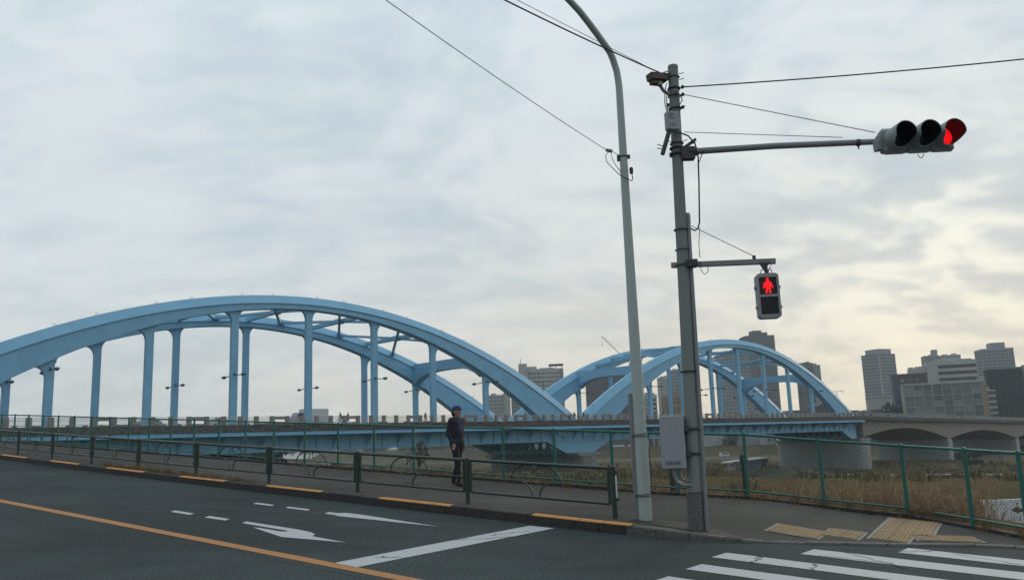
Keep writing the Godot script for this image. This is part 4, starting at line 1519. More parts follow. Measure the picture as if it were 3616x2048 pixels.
func signal_pole() -> void:
	var root := thing("signal_pole", "grey concrete signal pole with boxes, bands and two signal arms", "pole")
	var pl := MB.new()
	pl.tube([Vector3(2.657, 0.0, -13.27), Vector3(2.66, 0.2, -13.27), Vector3(2.71, 2.65, -13.27), Vector3(2.76, 5.2, -13.27), Vector3(2.81, 7.62, -13.27)], 0.117, 0.083, 22)
	pl.lathe([Vector2(0.088, 7.62), Vector2(0.08, 7.66), Vector2(0, 7.675)], 20, Transform3D(Basis(), Vector3(2.81, 0, -13.27)))
	part("pole", pl, M.pole_concrete, root)
	var sl := MB.new()
	sl.lathe([Vector2(0.124, 0.02), Vector2(0.123, 0.62), Vector2(0.114, 0.63)], 20, Transform3D(Basis(), Vector3(2.66, 0.1, -13.27)))
	part("base_sleeve", sl, M.pole_base, root)
	for yy in [[0.75, 0.128, 0.007], [1.33, 0.126, 0.022], [1.70, 0.125, 0.022], [2.58, 0.12, 0.014], [4.27, 0.115, 0.012], [4.52, 0.112, 0.008], [4.85, 0.112, 0.012], [6.12, 0.104, 0.03], [6.22, 0.104, 0.022], [6.30, 0.104, 0.012], [6.9, 0.1, 0.012], [7.12, 0.1, 0.01], [7.25, 0.098, 0.014], [7.45, 0.096, 0.01]]:
		part("band", hoop(yy[0], yy[1], yy[2]), M.dark_metal, root)
	# steel conduit up the right side
	var cd := MB.new()
	cd.tube([Vector3(2.80, 0.15, -13.20), Vector3(2.835, 2.6, -13.22), Vector3(2.86, 4.4, -13.24), Vector3(2.872, 4.95, -13.25)], 0.036, 0.034, 10)
	cd.lathe([Vector2(0.04, 0), Vector2(0.042, 0.12), Vector2(0.03, 0.17), Vector2(0, 0.18)], 10, Transform3D(Basis(), Vector3(2.872, 4.95, -13.25)))
	part("conduit", cd, M.galv, root)
	# long signal arm
	var a0 := Vector3(pole_x(6.17), 6.15, -13.27)
	var a1 := Vector3(5.66, 5.91, -12.4)
	var arm := MB.new()
	arm.tube([a0, a0.lerp(a1, 0.5) + Vector3(0, 0.02, 0), a1], 0.055, 0.046, 12)
	part("signal_arm", arm, M.galv, root)
	var jn := MB.new()
	var dir := (a1 - a0).normalized()
	jn.tube([a0 + dir * 2.72, a0 + dir * 2.78], 0.056, 0.056, 12)
	jn.tube([a0 + dir * 0.1, a0 + dir * 0.32], 0.085, 0.07, 12)
	jn.tube([a0 + dir * 2.745, a0 + dir * 2.745 - Vector3(0, 0.1, 0)], 0.012, 0.012, 6)
	part("arm_collar", jn, M.dark_metal, root)
	var br := MB.new()
	br.box(Transform3D(Basis(), a0 + dir * 0.16 + Vector3(0, -0.03, 0)), Vector3(0.22, 0.2, 0.16))
	br.box(Transform3D(Basis(Vector3(0, 0, 1), 0.6), a0 + dir * 0.2 + Vector3(0, 0.13, 0)), Vector3(0.26, 0.04, 0.1))
	part("arm_bracket", br, M.dark_metal, root)
	# short pedestrian signal arm: a square bar through the pole clamp
	var p0 := Vector3(2.56, 4.285, -13.32)
	var p1 := Vector3(4.13, 4.225, -12.98)
	var X := (p1 - p0).normalized()
	var pa := MB.new()
	pa.cbox(Transform3D(Basis(X, Vector3.UP, X.cross(Vector3.UP).normalized()).orthonormalized(), (p0 + p1) / 2), Vector3(p0.distance_to(p1), 0.085, 0.075), 0.008)
	part("pedestrian_arm", pa, M.galv, root)
	var pk := MB.new()
	pk.cbox(Transform3D(Basis(), Vector3(3.815, 4.305, -13.04)), Vector3(0.045, 0.07, 0.05), 0.006)
	pk.cbox(Transform3D(Basis(), Vector3(2.86, 4.28, -13.2)), Vector3(0.18, 0.12, 0.16), 0.01)
	part("arm_fitting", pk, M.dark_metal, root)
	# grey control box low on the left
	var bxm := MB.new()
	bxm.cbox(Transform3D(Basis(Vector3.UP, -0.30), Vector3(2.385, 1.51, -13.22)), Vector3(0.36, 0.80, 0.22), 0.012)
	var cb := part("control_box", bxm, M.box_grey, root)
	var drm := MB.new()
	drm.cbox(Transform3D(Basis(Vector3.UP, -0.30), Vector3(2.352, 1.51, -13.108)), Vector3(0.335, 0.785, 0.025), 0.006)
	part("door", drm, M.box_grey, cb)
	var arms := MB.new()
	for y in [1.33, 1.70]:
		arms.cbox(Transform3D(Basis(), Vector3(2.56, y, -13.18)), Vector3(0.13, 0.09, 0.12), 0.008)
	part("box_bracket", arms, M.dark_metal, root)
	lettering("230-64", Vector3(2.338, 1.20, -13.088), -0.30, 0.055, cb)
	var eb := MB.new()
	eb.tube([Vector3(2.36, 1.12, -13.2), Vector3(2.365, 1.0, -13.2), Vector3(2.40, 0.91, -13.2), Vector3(2.47, 0.865, -13.2), Vector3(2.64, 0.855, -13.2)], 0.03, 0.03, 8)
	eb.tube([Vector3(2.45, 1.12, -13.22), Vector3(2.455, 1.03, -13.22), Vector3(2.48, 0.96, -13.22), Vector3(2.53, 0.93, -13.22), Vector3(2.64, 0.925, -13.22)], 0.02, 0.02, 8)
	part("conduit_elbow", eb, M.galv, root)
	# small box with the circled letter
	var kb := MB.new()
	kb.cbox(Transform3D(Basis(Vector3.UP, 0.25), Vector3(2.70, 6.63, -13.12)), Vector3(0.21, 0.31, 0.13), 0.01)
	var ko := part("relay_box", kb, M.box_grey, root)
	lettering("K", Vector3(2.685, 6.695, -13.05), 0.25, 0.075, ko)
	lettering("219", Vector3(2.69, 6.545, -13.05), 0.25, 0.04, ko)
	var rg := MB.new()
	var ring := []
	for k in 21:
		var a := TAU * k / 20.0
		ring.append(Transform3D(Basis(Vector3.UP, 0.25), Vector3(2.685, 6.695, -13.05)) * Vector3(cos(a) * 0.05, sin(a) * 0.05, 0.0))
	rg.tube(ring, 0.004, 0.004, 4)
	part("ring_mark", rg, M.ink, ko)
	# black tube below it
	var sp := MB.new()
	sp.tube([Vector3(2.63, 6.44, -13.08), Vector3(2.50, 6.06, -13.08)], 0.038, 0.036, 10)
	sp.tube([Vector3(2.53, 6.2, -13.08), Vector3(2.43, 6.23, -13.08)], 0.008, 0.008, 5)
	sp.tube([Vector3(2.52, 6.15, -13.08), Vector3(2.42, 6.17, -13.08)], 0.008, 0.008, 5)
	part("black_tube", sp, M.dark_metal, root)
	# brown box camera near the top
	var cm := MB.new()
	cm.cbox(Transform3D(Basis(Vector3(0, 0, 1), 0.13) * Basis(Vector3.UP, 0.5), Vector3(2.53, 7.43, -13.2)), Vector3(0.36, 0.12, 0.16), 0.008)
	cm.cbox(Transform3D(Basis(Vector3(0, 0, 1), 0.13) * Basis(Vector3.UP, 0.5), Vector3(2.50, 7.34, -13.19)), Vector3(0.22, 0.08, 0.11), 0.008)
	var co := part("camera_box", cm, M.camera_brown, root)
	var cmt := MB.new()
	cmt.tube([Vector3(2.54, 7.33, -13.2), Vector3(2.62, 7.20, -13.22), Vector3(2.74, 7.13, -13.25)], 0.028, 0.028, 8)
	cmt.tube([Vector3(2.55, 7.27, -13.16), Vector3(2.55, 7.33, -13.16)], 0.045, 0.04, 10)
	part("camera_bracket", cmt, M.galv, root)
	# insulators and pigtails
	var it := MB.new()
	for p in [Vector3(2.93, 7.25, -13.2), Vector3(2.925, 7.12, -13.2), Vector3(2.91, 6.90, -13.2), Vector3(2.66, 6.92, -13.14), Vector3(2.80, 7.12, -13.15), Vector3(3.02, 6.28, -13.15)]:
		it.cbox(Transform3D(Basis(), p), Vector3(0.055, 0.055, 0.055), 0.014)
	part("insulator", it, M.dark_metal, root)
	var lw := MB.new()
	lw.tube([Vector3(2.66, 7.3, -13.14), Vector3(2.62, 7.15, -13.12), Vector3(2.60, 6.95, -13.1), Vector3(2.62, 6.8, -13.1)], 0.008, 0.008, 5)
	lw.tube([Vector3(2.70, 7.25, -13.14), Vector3(2.64, 7.05, -13.12), Vector3(2.63, 6.9, -13.1), Vector3(2.64, 6.8, -13.1)], 0.008, 0.008, 5)
	lw.tube([Vector3(2.88, 7.1, -13.16), Vector3(2.90, 7.0, -13.15), Vector3(2.84, 6.9, -13.14), Vector3(2.72, 6.86, -13.12), Vector3(2.66, 6.8, -13.1)], 0.009, 0.009, 5)
	lw.tube([Vector3(2.60, 7.5, -13.2), Vector3(2.70, 7.54, -13.2), Vector3(2.74, 7.48, -13.19)], 0.01, 0.01, 5)
	# thick cable that drops from the arm to the conduit
	lw.tube([Vector3(2.80, 6.45, -13.14), Vector3(2.95, 6.38, -13.14), Vector3(3.05, 6.25, -13.14), Vector3(3.085, 6.03, -13.14), Vector3(3.07, 5.6, -13.16), Vector3(3.05, 5.2, -13.18), Vector3(3.04, 4.95, -13.2), Vector3(3.01, 4.85, -13.21), Vector3(2.96, 4.82, -13.22), Vector3(2.90, 4.86, -13.24)], 0.013, 0.013, 7)
	lw.tube([Vector3(3.04, 4.86, -13.2), Vector3(3.0, 4.6, -13.18), Vector3(2.99, 4.36, -13.14)], 0.006, 0.006, 5)
	lw.tube([Vector3(2.98, 4.3, -13.12), Vector3(2.99, 4.15, -13.12), Vector3(3.04, 4.08, -13.12), Vector3(3.10, 4.13, -13.12), Vector3(3.10, 4.24, -13.12)], 0.006, 0.006, 5)
	lw.tube([Vector3(3.17, 6.1, -13.1), Vector3(3.12, 6.0, -13.1), Vector3(3.06, 5.86, -13.12)], 0.01, 0.006, 5)
	part("lead_cable", lw, M.cable, root)
	var bolts := MB.new()
	for y in [6.05, 6.12, 6.32, 6.9, 7.38, 7.48]:
		bolts.tube([Vector3(pole_x(y) + 0.08, y, -13.2), Vector3(pole_x(y) + 0.16, y + 0.01, -13.18)], 0.007, 0.007, 5)
		bolts.tube([Vector3(pole_x(y) - 0.08, y, -13.2), Vector3(pole_x(y) - 0.15, y - 0.01, -13.18)], 0.007, 0.007, 5)
	part("bolt", bolts, M.dark_metal, root)
	# earth patch round the foot
	var ep := MB.new()
	for k in 12:
		var a := TAU * k / 12.0
		var b2 := TAU * (k + 1) / 12.0
		var f := func(q: float, r: float) -> Vector3:
			var s2: float = -1.1 + cos(q) * r * 1.7
			return pave(s2, -0.22 + sin(q) * r * 0.55, 0.006)
		ep.tri(pave(-1.1, -0.22, 0.006), f.call(b2, 0.55 + 0.1 * sin(b2 * 3)), f.call(a, 0.55 + 0.1 * sin(a * 3)))
	structure("soil_patch", ep, M.kerb_dark)

func lettering(t: String, at: Vector3, yaw: float, h: float, parent: Node) -> void:
	var tm := TextMesh.new()
	var f := SystemFont.new()
	f.font_names = PackedStringArray(["Droid Sans"])
	tm.font = f
	tm.text = t
	tm.font_size = 32
	tm.pixel_size = h / 24.0
	tm.depth = 0.004
	var o := pmesh("lettering", tm, M.ink, parent)
	o.position = at
	o.rotation.y = yaw

# ---------------------------------------------------------------- signal heads
func hood(mb: MB, c: Vector3, r: float, len_top: float, len_bot: float) -> void:
	var n := 28
	var rin := r - 0.007
	for k in n:
		var a := TAU * k / n
		var b := TAU * (k + 1) / n
		var la := lerpf(len_bot, len_top, smoothstep(-1.0, -0.15, sin(a)))
		var lb := lerpf(len_bot, len_top, smoothstep(-1.0, -0.15, sin(b)))
		var ea := Vector3(cos(a), sin(a), 0)
		var eb := Vector3(cos(b), sin(b), 0)
		var z := Vector3(0, 0, 1)
		mb.quad(c + ea * r, c + eb * r, c + eb * r + z * lb, c + ea * r + z * la)
		mb.quad(c + eb * rin, c + ea * rin, c + ea * rin + z * la, c + eb * rin + z * lb)
		mb.quad(c + ea * rin + z * la, c + ea * r + z * la, c + eb * r + z * lb, c + eb * rin + z * lb)

func signals() -> void:
	# vehicle signal: green, amber, red from left to right
	var root := thing("vehicle_signal", "grey horizontal three lens traffic signal lit red at its right end", "traffic signal", Vector3(6.24, 5.895, -12.36), 0.10)
	root.rotation.z = 0.045
	for k in 3:
		var bd := MB.new()
		bd.cbox(Transform3D(Basis(), Vector3((k - 1) * 0.385, 0, 0)), Vector3(0.38, 0.40, 0.13), 0.045)
		part("housing", bd, M.signal_body, root)
	var back := MB.new()
	back.cbox(Transform3D(Basis(), Vector3(0, 0, -0.06)), Vector3(1.13, 0.34, 0.08), 0.02)
	back.cbox(Transform3D(Basis(), Vector3(-0.60, -0.02, 0.0)), Vector3(0.06, 0.24, 0.10), 0.01)
	back.cbox(Transform3D(Basis(), Vector3(-0.645, -0.06, 0.0)), Vector3(0.07, 0.16, 0.12), 0.01)
	part("mount", back, M.signal_body, root)
	var hk := MB.new()
	hk.tube(arc(Vector2(0.03, -0.22), 0.045, 0.06, 0.0, -PI, 8), 0.006, 0.006, 5)
	part("cable_loop", hk, M.cable, root)
	for k in 3:
		var x := (k - 1) * 0.385
		var hm := MB.new()
		hood(hm, Vector3(x, 0.01, 0.06), 0.172, 0.34, 0.12)
		var ho := part("hood", hm, M.signal_body, root)
		var inn := MB.new()
		hood(inn, Vector3(x, 0.01, 0.062), 0.1635, 0.332, 0.116)
		part("hood_lining", inn, M.signal_black, ho)
		var ln := MB.new()
		ln.lathe([Vector2(0.152, 0.0), Vector2(0.13, 0.012), Vector2(0.08, 0.022), Vector2(0.0, 0.027)], 24, Transform3D(Basis(Vector3(1, 0, 0), PI / 2), Vector3(x, 0.01, 0.066)))
		var lo := part("lens", ln, M.lens_red if k == 2 else M.lens_dark, root)
		if k == 2:
			var dots := MB.new()
			for a in range(-6, 7):
				for b in range(-6, 7):
					var q := Vector2(a + 0.5 * (b & 1), b * 0.87) * 0.0235
					if q.length() < 0.142:
						dots.ball(Vector3(x + q.x, 0.01 + q.y, 0.092 - q.length_squared() * 1.1), Vector3.ONE * 0.0075, 6, 4)
			part("diodes", dots, M.led_red, lo)
	var ol := OmniLight3D.new()
	ol.name = "red_glow"
	ol.light_color = Color(1.0, 0.05, 0.08)
	ol.light_energy = 0.006
	ol.light_size = 0.1
	ol.omni_range = 40.0
	ol.omni_attenuation = 2.0
	ol.shadow_enabled = true
	root.add_child(ol)
	ol.position = Vector3(0.385, 0.01, 0.14)
	# pedestrian signal hanging from the short arm
	root = thing("pedestrian_signal", "pedestrian signal with a glowing red standing figure over a dark lower lens", "pedestrian signal", Vector3(3.965, 3.68, -12.98), -0.06)
	var cs := MB.new()
	# casing as a frame with two openings
	var outer := rounded(0.34, 0.70, 0.055)
	cs.prism(outer, -0.12, 0.03)
	part("casing", cs, M.signal_body, root)
	var fr := MB.new()
	fr.bx(-0.17, -0.135, -0.29, 0.29, 0.031, 0.055)
	fr.bx(0.135, 0.17, -0.29, 0.29, 0.031, 0.055)
	fr.bx(-0.17, 0.17, -0.02, 0.02, 0.031, 0.058)
	fr.prism(shift(rounded_half(0.34, 0.06, 0.055), Vector2(0, 0.29)), 0.031, 0.055)
	fr.prism(shift(flip(rounded_half(0.34, 0.06, 0.055)), Vector2(0, -0.29)), 0.031, 0.055)
	part("front_frame", fr, M.signal_body, root)
	for sy in [0.155, -0.155]:
		var ln := MB.new()
		ln.prism(shift(rounded(0.268, 0.268, 0.03), Vector2(0, sy)), 0.031, 0.04)
		part("lens", ln, M.lens_dark, root)
		for sx in [-1, 1]:
			var hg := MB.new()
			hg.cbox(Transform3D(Basis(), Vector3(sx * 0.183, sy - 0.02, -0.02)), Vector3(0.03, 0.05, 0.06), 0.006)
			part("hinge", hg, M.signal_body, root)
	# standing figure made of glowing diodes
	var fg := MB.new()
	var dots := []
	var y := 0.035
	var p2 := figure()
	while y < 0.285:
		var x := -0.09
		while x < 0.09:
			for pg in p2:
				if Geometry2D.is_point_in_polygon(Vector2(x, y), pg):
					dots.append(Vector2(x, y))
					break
			x += 0.0095
		y += 0.0095
	for d in dots:
		fg.lathe([Vector2(0.0044, 0.0), Vector2(0.0034, 0.004), Vector2(0, 0.005)], 6, Transform3D(Basis(Vector3(1, 0, 0), PI / 2), Vector3(d.x, d.y, 0.0405)))
	part("glowing_figure", fg, M.led_red, root)
	var hanger := MB.new()
	hanger.prism(PackedVector2Array([Vector2(-0.09, 0.525), Vector2(0.07, 0.525), Vector2(0.0, 0.43), Vector2(-0.04, 0.43)]), -0.03, 0.03)
	hanger.tube([Vector3(0.0, 0.45, 0), Vector3(0.01, 0.34, 0)], 0.03, 0.035, 8)
	hanger.tube(arc(Vector2(-0.05, 0.36), 0.035, 0.06, -0.3, PI + 0.3, 8), 0.007, 0.007, 5)
	hanger.tube(arc(Vector2(0.06, 0.36), 0.025, 0.07, -0.3, PI + 0.3, 8), 0.007, 0.007, 5)
	hanger.tube([Vector3(0.06, 0.53, 0.02), Vector3(0.085, 0.48, 0.02), Vector3(0.05, 0.43, 0.02)], 0.006, 0.006, 5)
	part("hanger", hanger, M.dark_metal, root)
	var ol2 := OmniLight3D.new()
	ol2.name = "red_glow"
	ol2.light_color = Color(1.0, 0.08, 0.1)
	ol2.light_energy = 0.008
	ol2.light_size = 0.08
	ol2.omni_range = 40.0
	ol2.omni_attenuation = 2.0
	ol2.shadow_enabled = true
	root.add_child(ol2)
	ol2.position = Vector3(0, 0.155, 0.09)

func rounded(w: float, h: float, r: float) -> PackedVector2Array:
	var p := PackedVector2Array()
	for q in [[1, -1, -PI / 2], [1, 1, 0.0], [-1, 1, PI / 2], [-1, -1, PI]]:
		for k in 6:
			var a: float = q[2] + (PI / 2) * k / 5.0
			p.append(Vector2(q[0] * (w / 2 - r) + cos(a) * r, q[1] * (h / 2 - r) + sin(a) * r))
	return p

func rounded_half(w: float, h: float, r: float) -> PackedVector2Array:   # flat below, rounded above
	var p := PackedVector2Array([Vector2(-w / 2, 0), Vector2(w / 2, 0)])
	for k in 6:
		var a := (PI / 2) * k / 5.0
		p.append(Vector2(w / 2 - r + cos(a) * r, h - r + sin(a) * r))
	for k in 6:
		var a := PI / 2 + (PI / 2) * k / 5.0
		p.append(Vector2(-w / 2 + r + cos(a) * r, h - r + sin(a) * r))
	return p

func shift(p: PackedVector2Array, d: Vector2) -> PackedVector2Array:
	var r := PackedVector2Array()
	for q in p:
		r.append(q + d)
	return r

func flip(p: PackedVector2Array) -> PackedVector2Array:
	var r := PackedVector2Array()
	for q in p:
		r.append(Vector2(q.x, -q.y))
	return r

func figure() -> Array:
	var head := PackedVector2Array()
	for k in 14:
		var a := TAU * k / 14.0
		head.append(Vector2(cos(a) * 0.024, 0.255 + sin(a) * 0.026))
	var body := PackedVector2Array([Vector2(-0.03, 0.225), Vector2(0.03, 0.225), Vector2(0.055, 0.205), Vector2(0.075, 0.15), Vector2(0.078, 0.115), Vector2(0.058, 0.115), Vector2(0.045, 0.155), Vector2(0.04, 0.13), Vector2(0.044, 0.04), Vector2(0.01, 0.04), Vector2(0.003, 0.115), Vector2(-0.003, 0.115), Vector2(-0.010, 0.04), Vector2(-0.044, 0.04), Vector2(-0.04, 0.13), Vector2(-0.045, 0.155), Vector2(-0.058, 0.115), Vector2(-0.078, 0.115), Vector2(-0.075, 0.15), Vector2(-0.055, 0.205)])
	return [head, body]

# ---------------------------------------------------------------- overhead cables
func cable(called: String, label: String, a: Vector3, b: Vector3, sag: float, r: float, m: Material) -> void:
	var mb := MB.new()
	var pts := []
	for k in 25:
		var f := k / 24.0
		pts.append(a.lerp(b, f) - Vector3(0, 4.0 * sag * f * (1.0 - f), 0))
	mb.tube(pts, r, r, 6)
	var o := part(called, mb, m, self)
	tag(o, label, "cable", "")

func cables() -> void:
	cable("overhead_wire", "thin wire running up left from the lamp post clamp", Vector3(1.70, 6.46, -13.9), Vector3(-2.35, 6.74, -7.3), 0.06, 0.0055, M.wire)
	cable("overhead_cable", "thick black cable from the signal pole top up past the curved lamp arm", Vector3(2.60, 7.50, -13.2), Vector3(-1.4, 7.40, -8.9), 0.05, 0.011, M.cable)
	cable("messenger_wire", "thin wire just above the thick black cable at the pole top", Vector3(2.53, 7.53, -13.2), Vector3(-1.2, 7.36, -8.9), 0.0, 0.0045, M.wire)
	cable("overhead_cable", "thick cable leaving the signal pole top towards the right edge", Vector3(2.93, 7.25, -13.2), Vector3(9.6, 7.40, -12.7), 0.05, 0.011, M.cable)
	cable("stay_wire", "sloping stay wire from the signal pole to the vehicle signal", Vector3(2.93, 7.12, -13.2), Vector3(5.64, 6.05, -12.38), 0.0, 0.0065, M.wire)
	cable("stay_wire", "nearly level wire just above the long signal arm", Vector3(2.90, 6.47, -13.2), Vector3(5.2, 6.05, -12.55), 0.0, 0.0055, M.wire)
	cable("stay_wire", "short sloping stay wire above the pedestrian signal arm", Vector3(2.91, 4.91, -13.25), Vector3(3.815, 4.33, -13.05), 0.0, 0.006, M.wire)

# ---------------------------------------------------------------- people
func surface(mb: MB, bones: Array, cell: float, k: float, paint: Callable) -> void:
	# bones: [a, b, ra, rb]; smooth union of tapered capsules meshed as surface nets
	var lo := Vector3(1e9, 1e9, 1e9)
	var hi := -lo
	for b in bones:
		var r: float = maxf(b[2], b[3]) + k + cell * 2
		for e in 2:
			lo = lo.min(b[e] - Vector3.ONE * r)
			hi = hi.max(b[e] + Vector3.ONE * r)
	var n := Vector3i(((hi - lo) / cell).ceil()) + Vector3i.ONE * 2
	var f := PackedFloat32Array()
	f.resize(n.x * n.y * n.z)
	f.fill(1.0)
	for b in bones:
		var a: Vector3 = b[0]
		var ba: Vector3 = b[1] - a
		var bl := maxf(ba.length_squared(), 1e-8)
		var r: float = maxf(b[2], b[3]) + k + cell * 2
		var l2 := (a.min(b[1]) - Vector3.ONE * r - lo) / cell
		var h2 := (a.max(b[1]) + Vector3.ONE * r - lo) / cell
		for z in range(maxi(0, int(l2.z)), mini(n.z, int(h2.z) + 2)):
			for y in range(maxi(0, int(l2.y)), mini(n.y, int(h2.y) + 2)):
				var row := (z * n.y + y) * n.x
				for x in range(maxi(0, int(l2.x)), mini(n.x, int(h2.x) + 2)):
					var p := lo + Vector3(x, y, z) * cell
					var t := clampf((p - a).dot(ba) / bl, 0.0, 1.0)
					var d := (p - a - ba * t).length() - lerpf(b[2], b[3], t)
					var o := f[row + x]
					var h := maxf(k - absf(o - d), 0.0) / k
					f[row + x] = minf(o, d) - h * h * k * 0.25
	var idx := {}
	var at := func(x: int, y: int, z: int) -> float:
		return f[(z * n.y + y) * n.x + x]
	var sx := 1
	var sy := n.x
	var sz := n.x * n.y
	for z in n.z - 1:
		for y in n.y - 1:
			for x in n.x - 1:
				var q := (z * n.y + y) * n.x + x
				var c := [f[q], f[q + sx], f[q + sy], f[q + sx + sy], f[q + sz], f[q + sx + sz], f[q + sy + sz], f[q + sx + sy + sz]]
				var neg := 0
				for v in c:
					if v < 0:
						neg += 1
				if neg == 0 or neg == 8:
					continue
				var acc := Vector3.ZERO
				var cnt := 0
				for e in [[0, 1], [2, 3], [4, 5], [6, 7], [0, 2], [1, 3], [4, 6], [5, 7], [0, 4], [1, 5], [2, 6], [3, 7]]:
					var v0: float = c[e[0]]
					var v1: float = c[e[1]]
					if (v0 < 0) != (v1 < 0):
						var t := v0 / (v0 - v1)
						var p0 := Vector3(e[0] & 1, (e[0] >> 1) & 1, e[0] >> 2)
						var p1 := Vector3(e[1] & 1, (e[1] >> 1) & 1, e[1] >> 2)
						acc += p0.lerp(p1, t)
						cnt += 1
				var P := lo + (Vector3(x, y, z) + acc / cnt) * cell
				var g := Vector3(c[1] + c[3] + c[5] + c[7] - c[0] - c[2] - c[4] - c[6], c[2] + c[3] + c[6] + c[7] - c[0] - c[1] - c[4] - c[5], c[4] + c[5] + c[6] + c[7] - c[0] - c[1] - c[2] - c[3]).normalized()
				mb.col = paint.call(P)
				idx[q] = mb.vert(P, g)
	for q in idx:
		for e in [[sx, sy, sz], [sy, sz, sx], [sz, sx, sy]]:
			if (f[q] < 0) == (f[q + e[0]] < 0):
				continue
			var i0 = idx.get(q)
			var i1 = idx.get(q - e[1])
			var i2 = idx.get(q - e[1] - e[2])
			var i3 = idx.get(q - e[2])
			if i1 == null or i2 == null or i3 == null:
				continue
			if f[q] < 0:
				mb.i.append_array(PackedInt32Array([i0, i2, i1, i0, i3, i2]))
			else:
				mb.i.append_array(PackedInt32Array([i0, i1, i2, i0, i2, i3]))

func hand_bones(w: Vector3, d: Vector3, fwd: Vector3) -> Array:   # wrist, direction of the hand, direction the thumb points
	var s := d.cross(fwd).normalized()
	var palm := w + d * 0.055
	var r := [[w, w + d * 0.03, 0.026, 0.028]]
	for k in 4:
		var off := (k - 1.5) * 0.019
		var root := w + d * 0.075 + fwd * -off
		var l: float = [0.07, 0.082, 0.078, 0.06][k]
		var mid := root + d * l * 0.5 + s * 0.01
		var tip := mid + d * l * 0.42 + s * 0.028
		r.append([w + d * 0.02 + fwd * -off * 0.6, root, 0.017, 0.0125])
		r.append([root, mid, 0.0105, 0.0095])
		r.append([mid, tip, 0.0095, 0.0075])
	r.append([w + d * 0.02 + fwd * 0.02, w + d * 0.055 + fwd * 0.05, 0.014, 0.011])
	r.append([w + d * 0.055 + fwd * 0.05, w + d * 0.09 + fwd * 0.052 + s * 0.012, 0.011, 0.009])
	return r

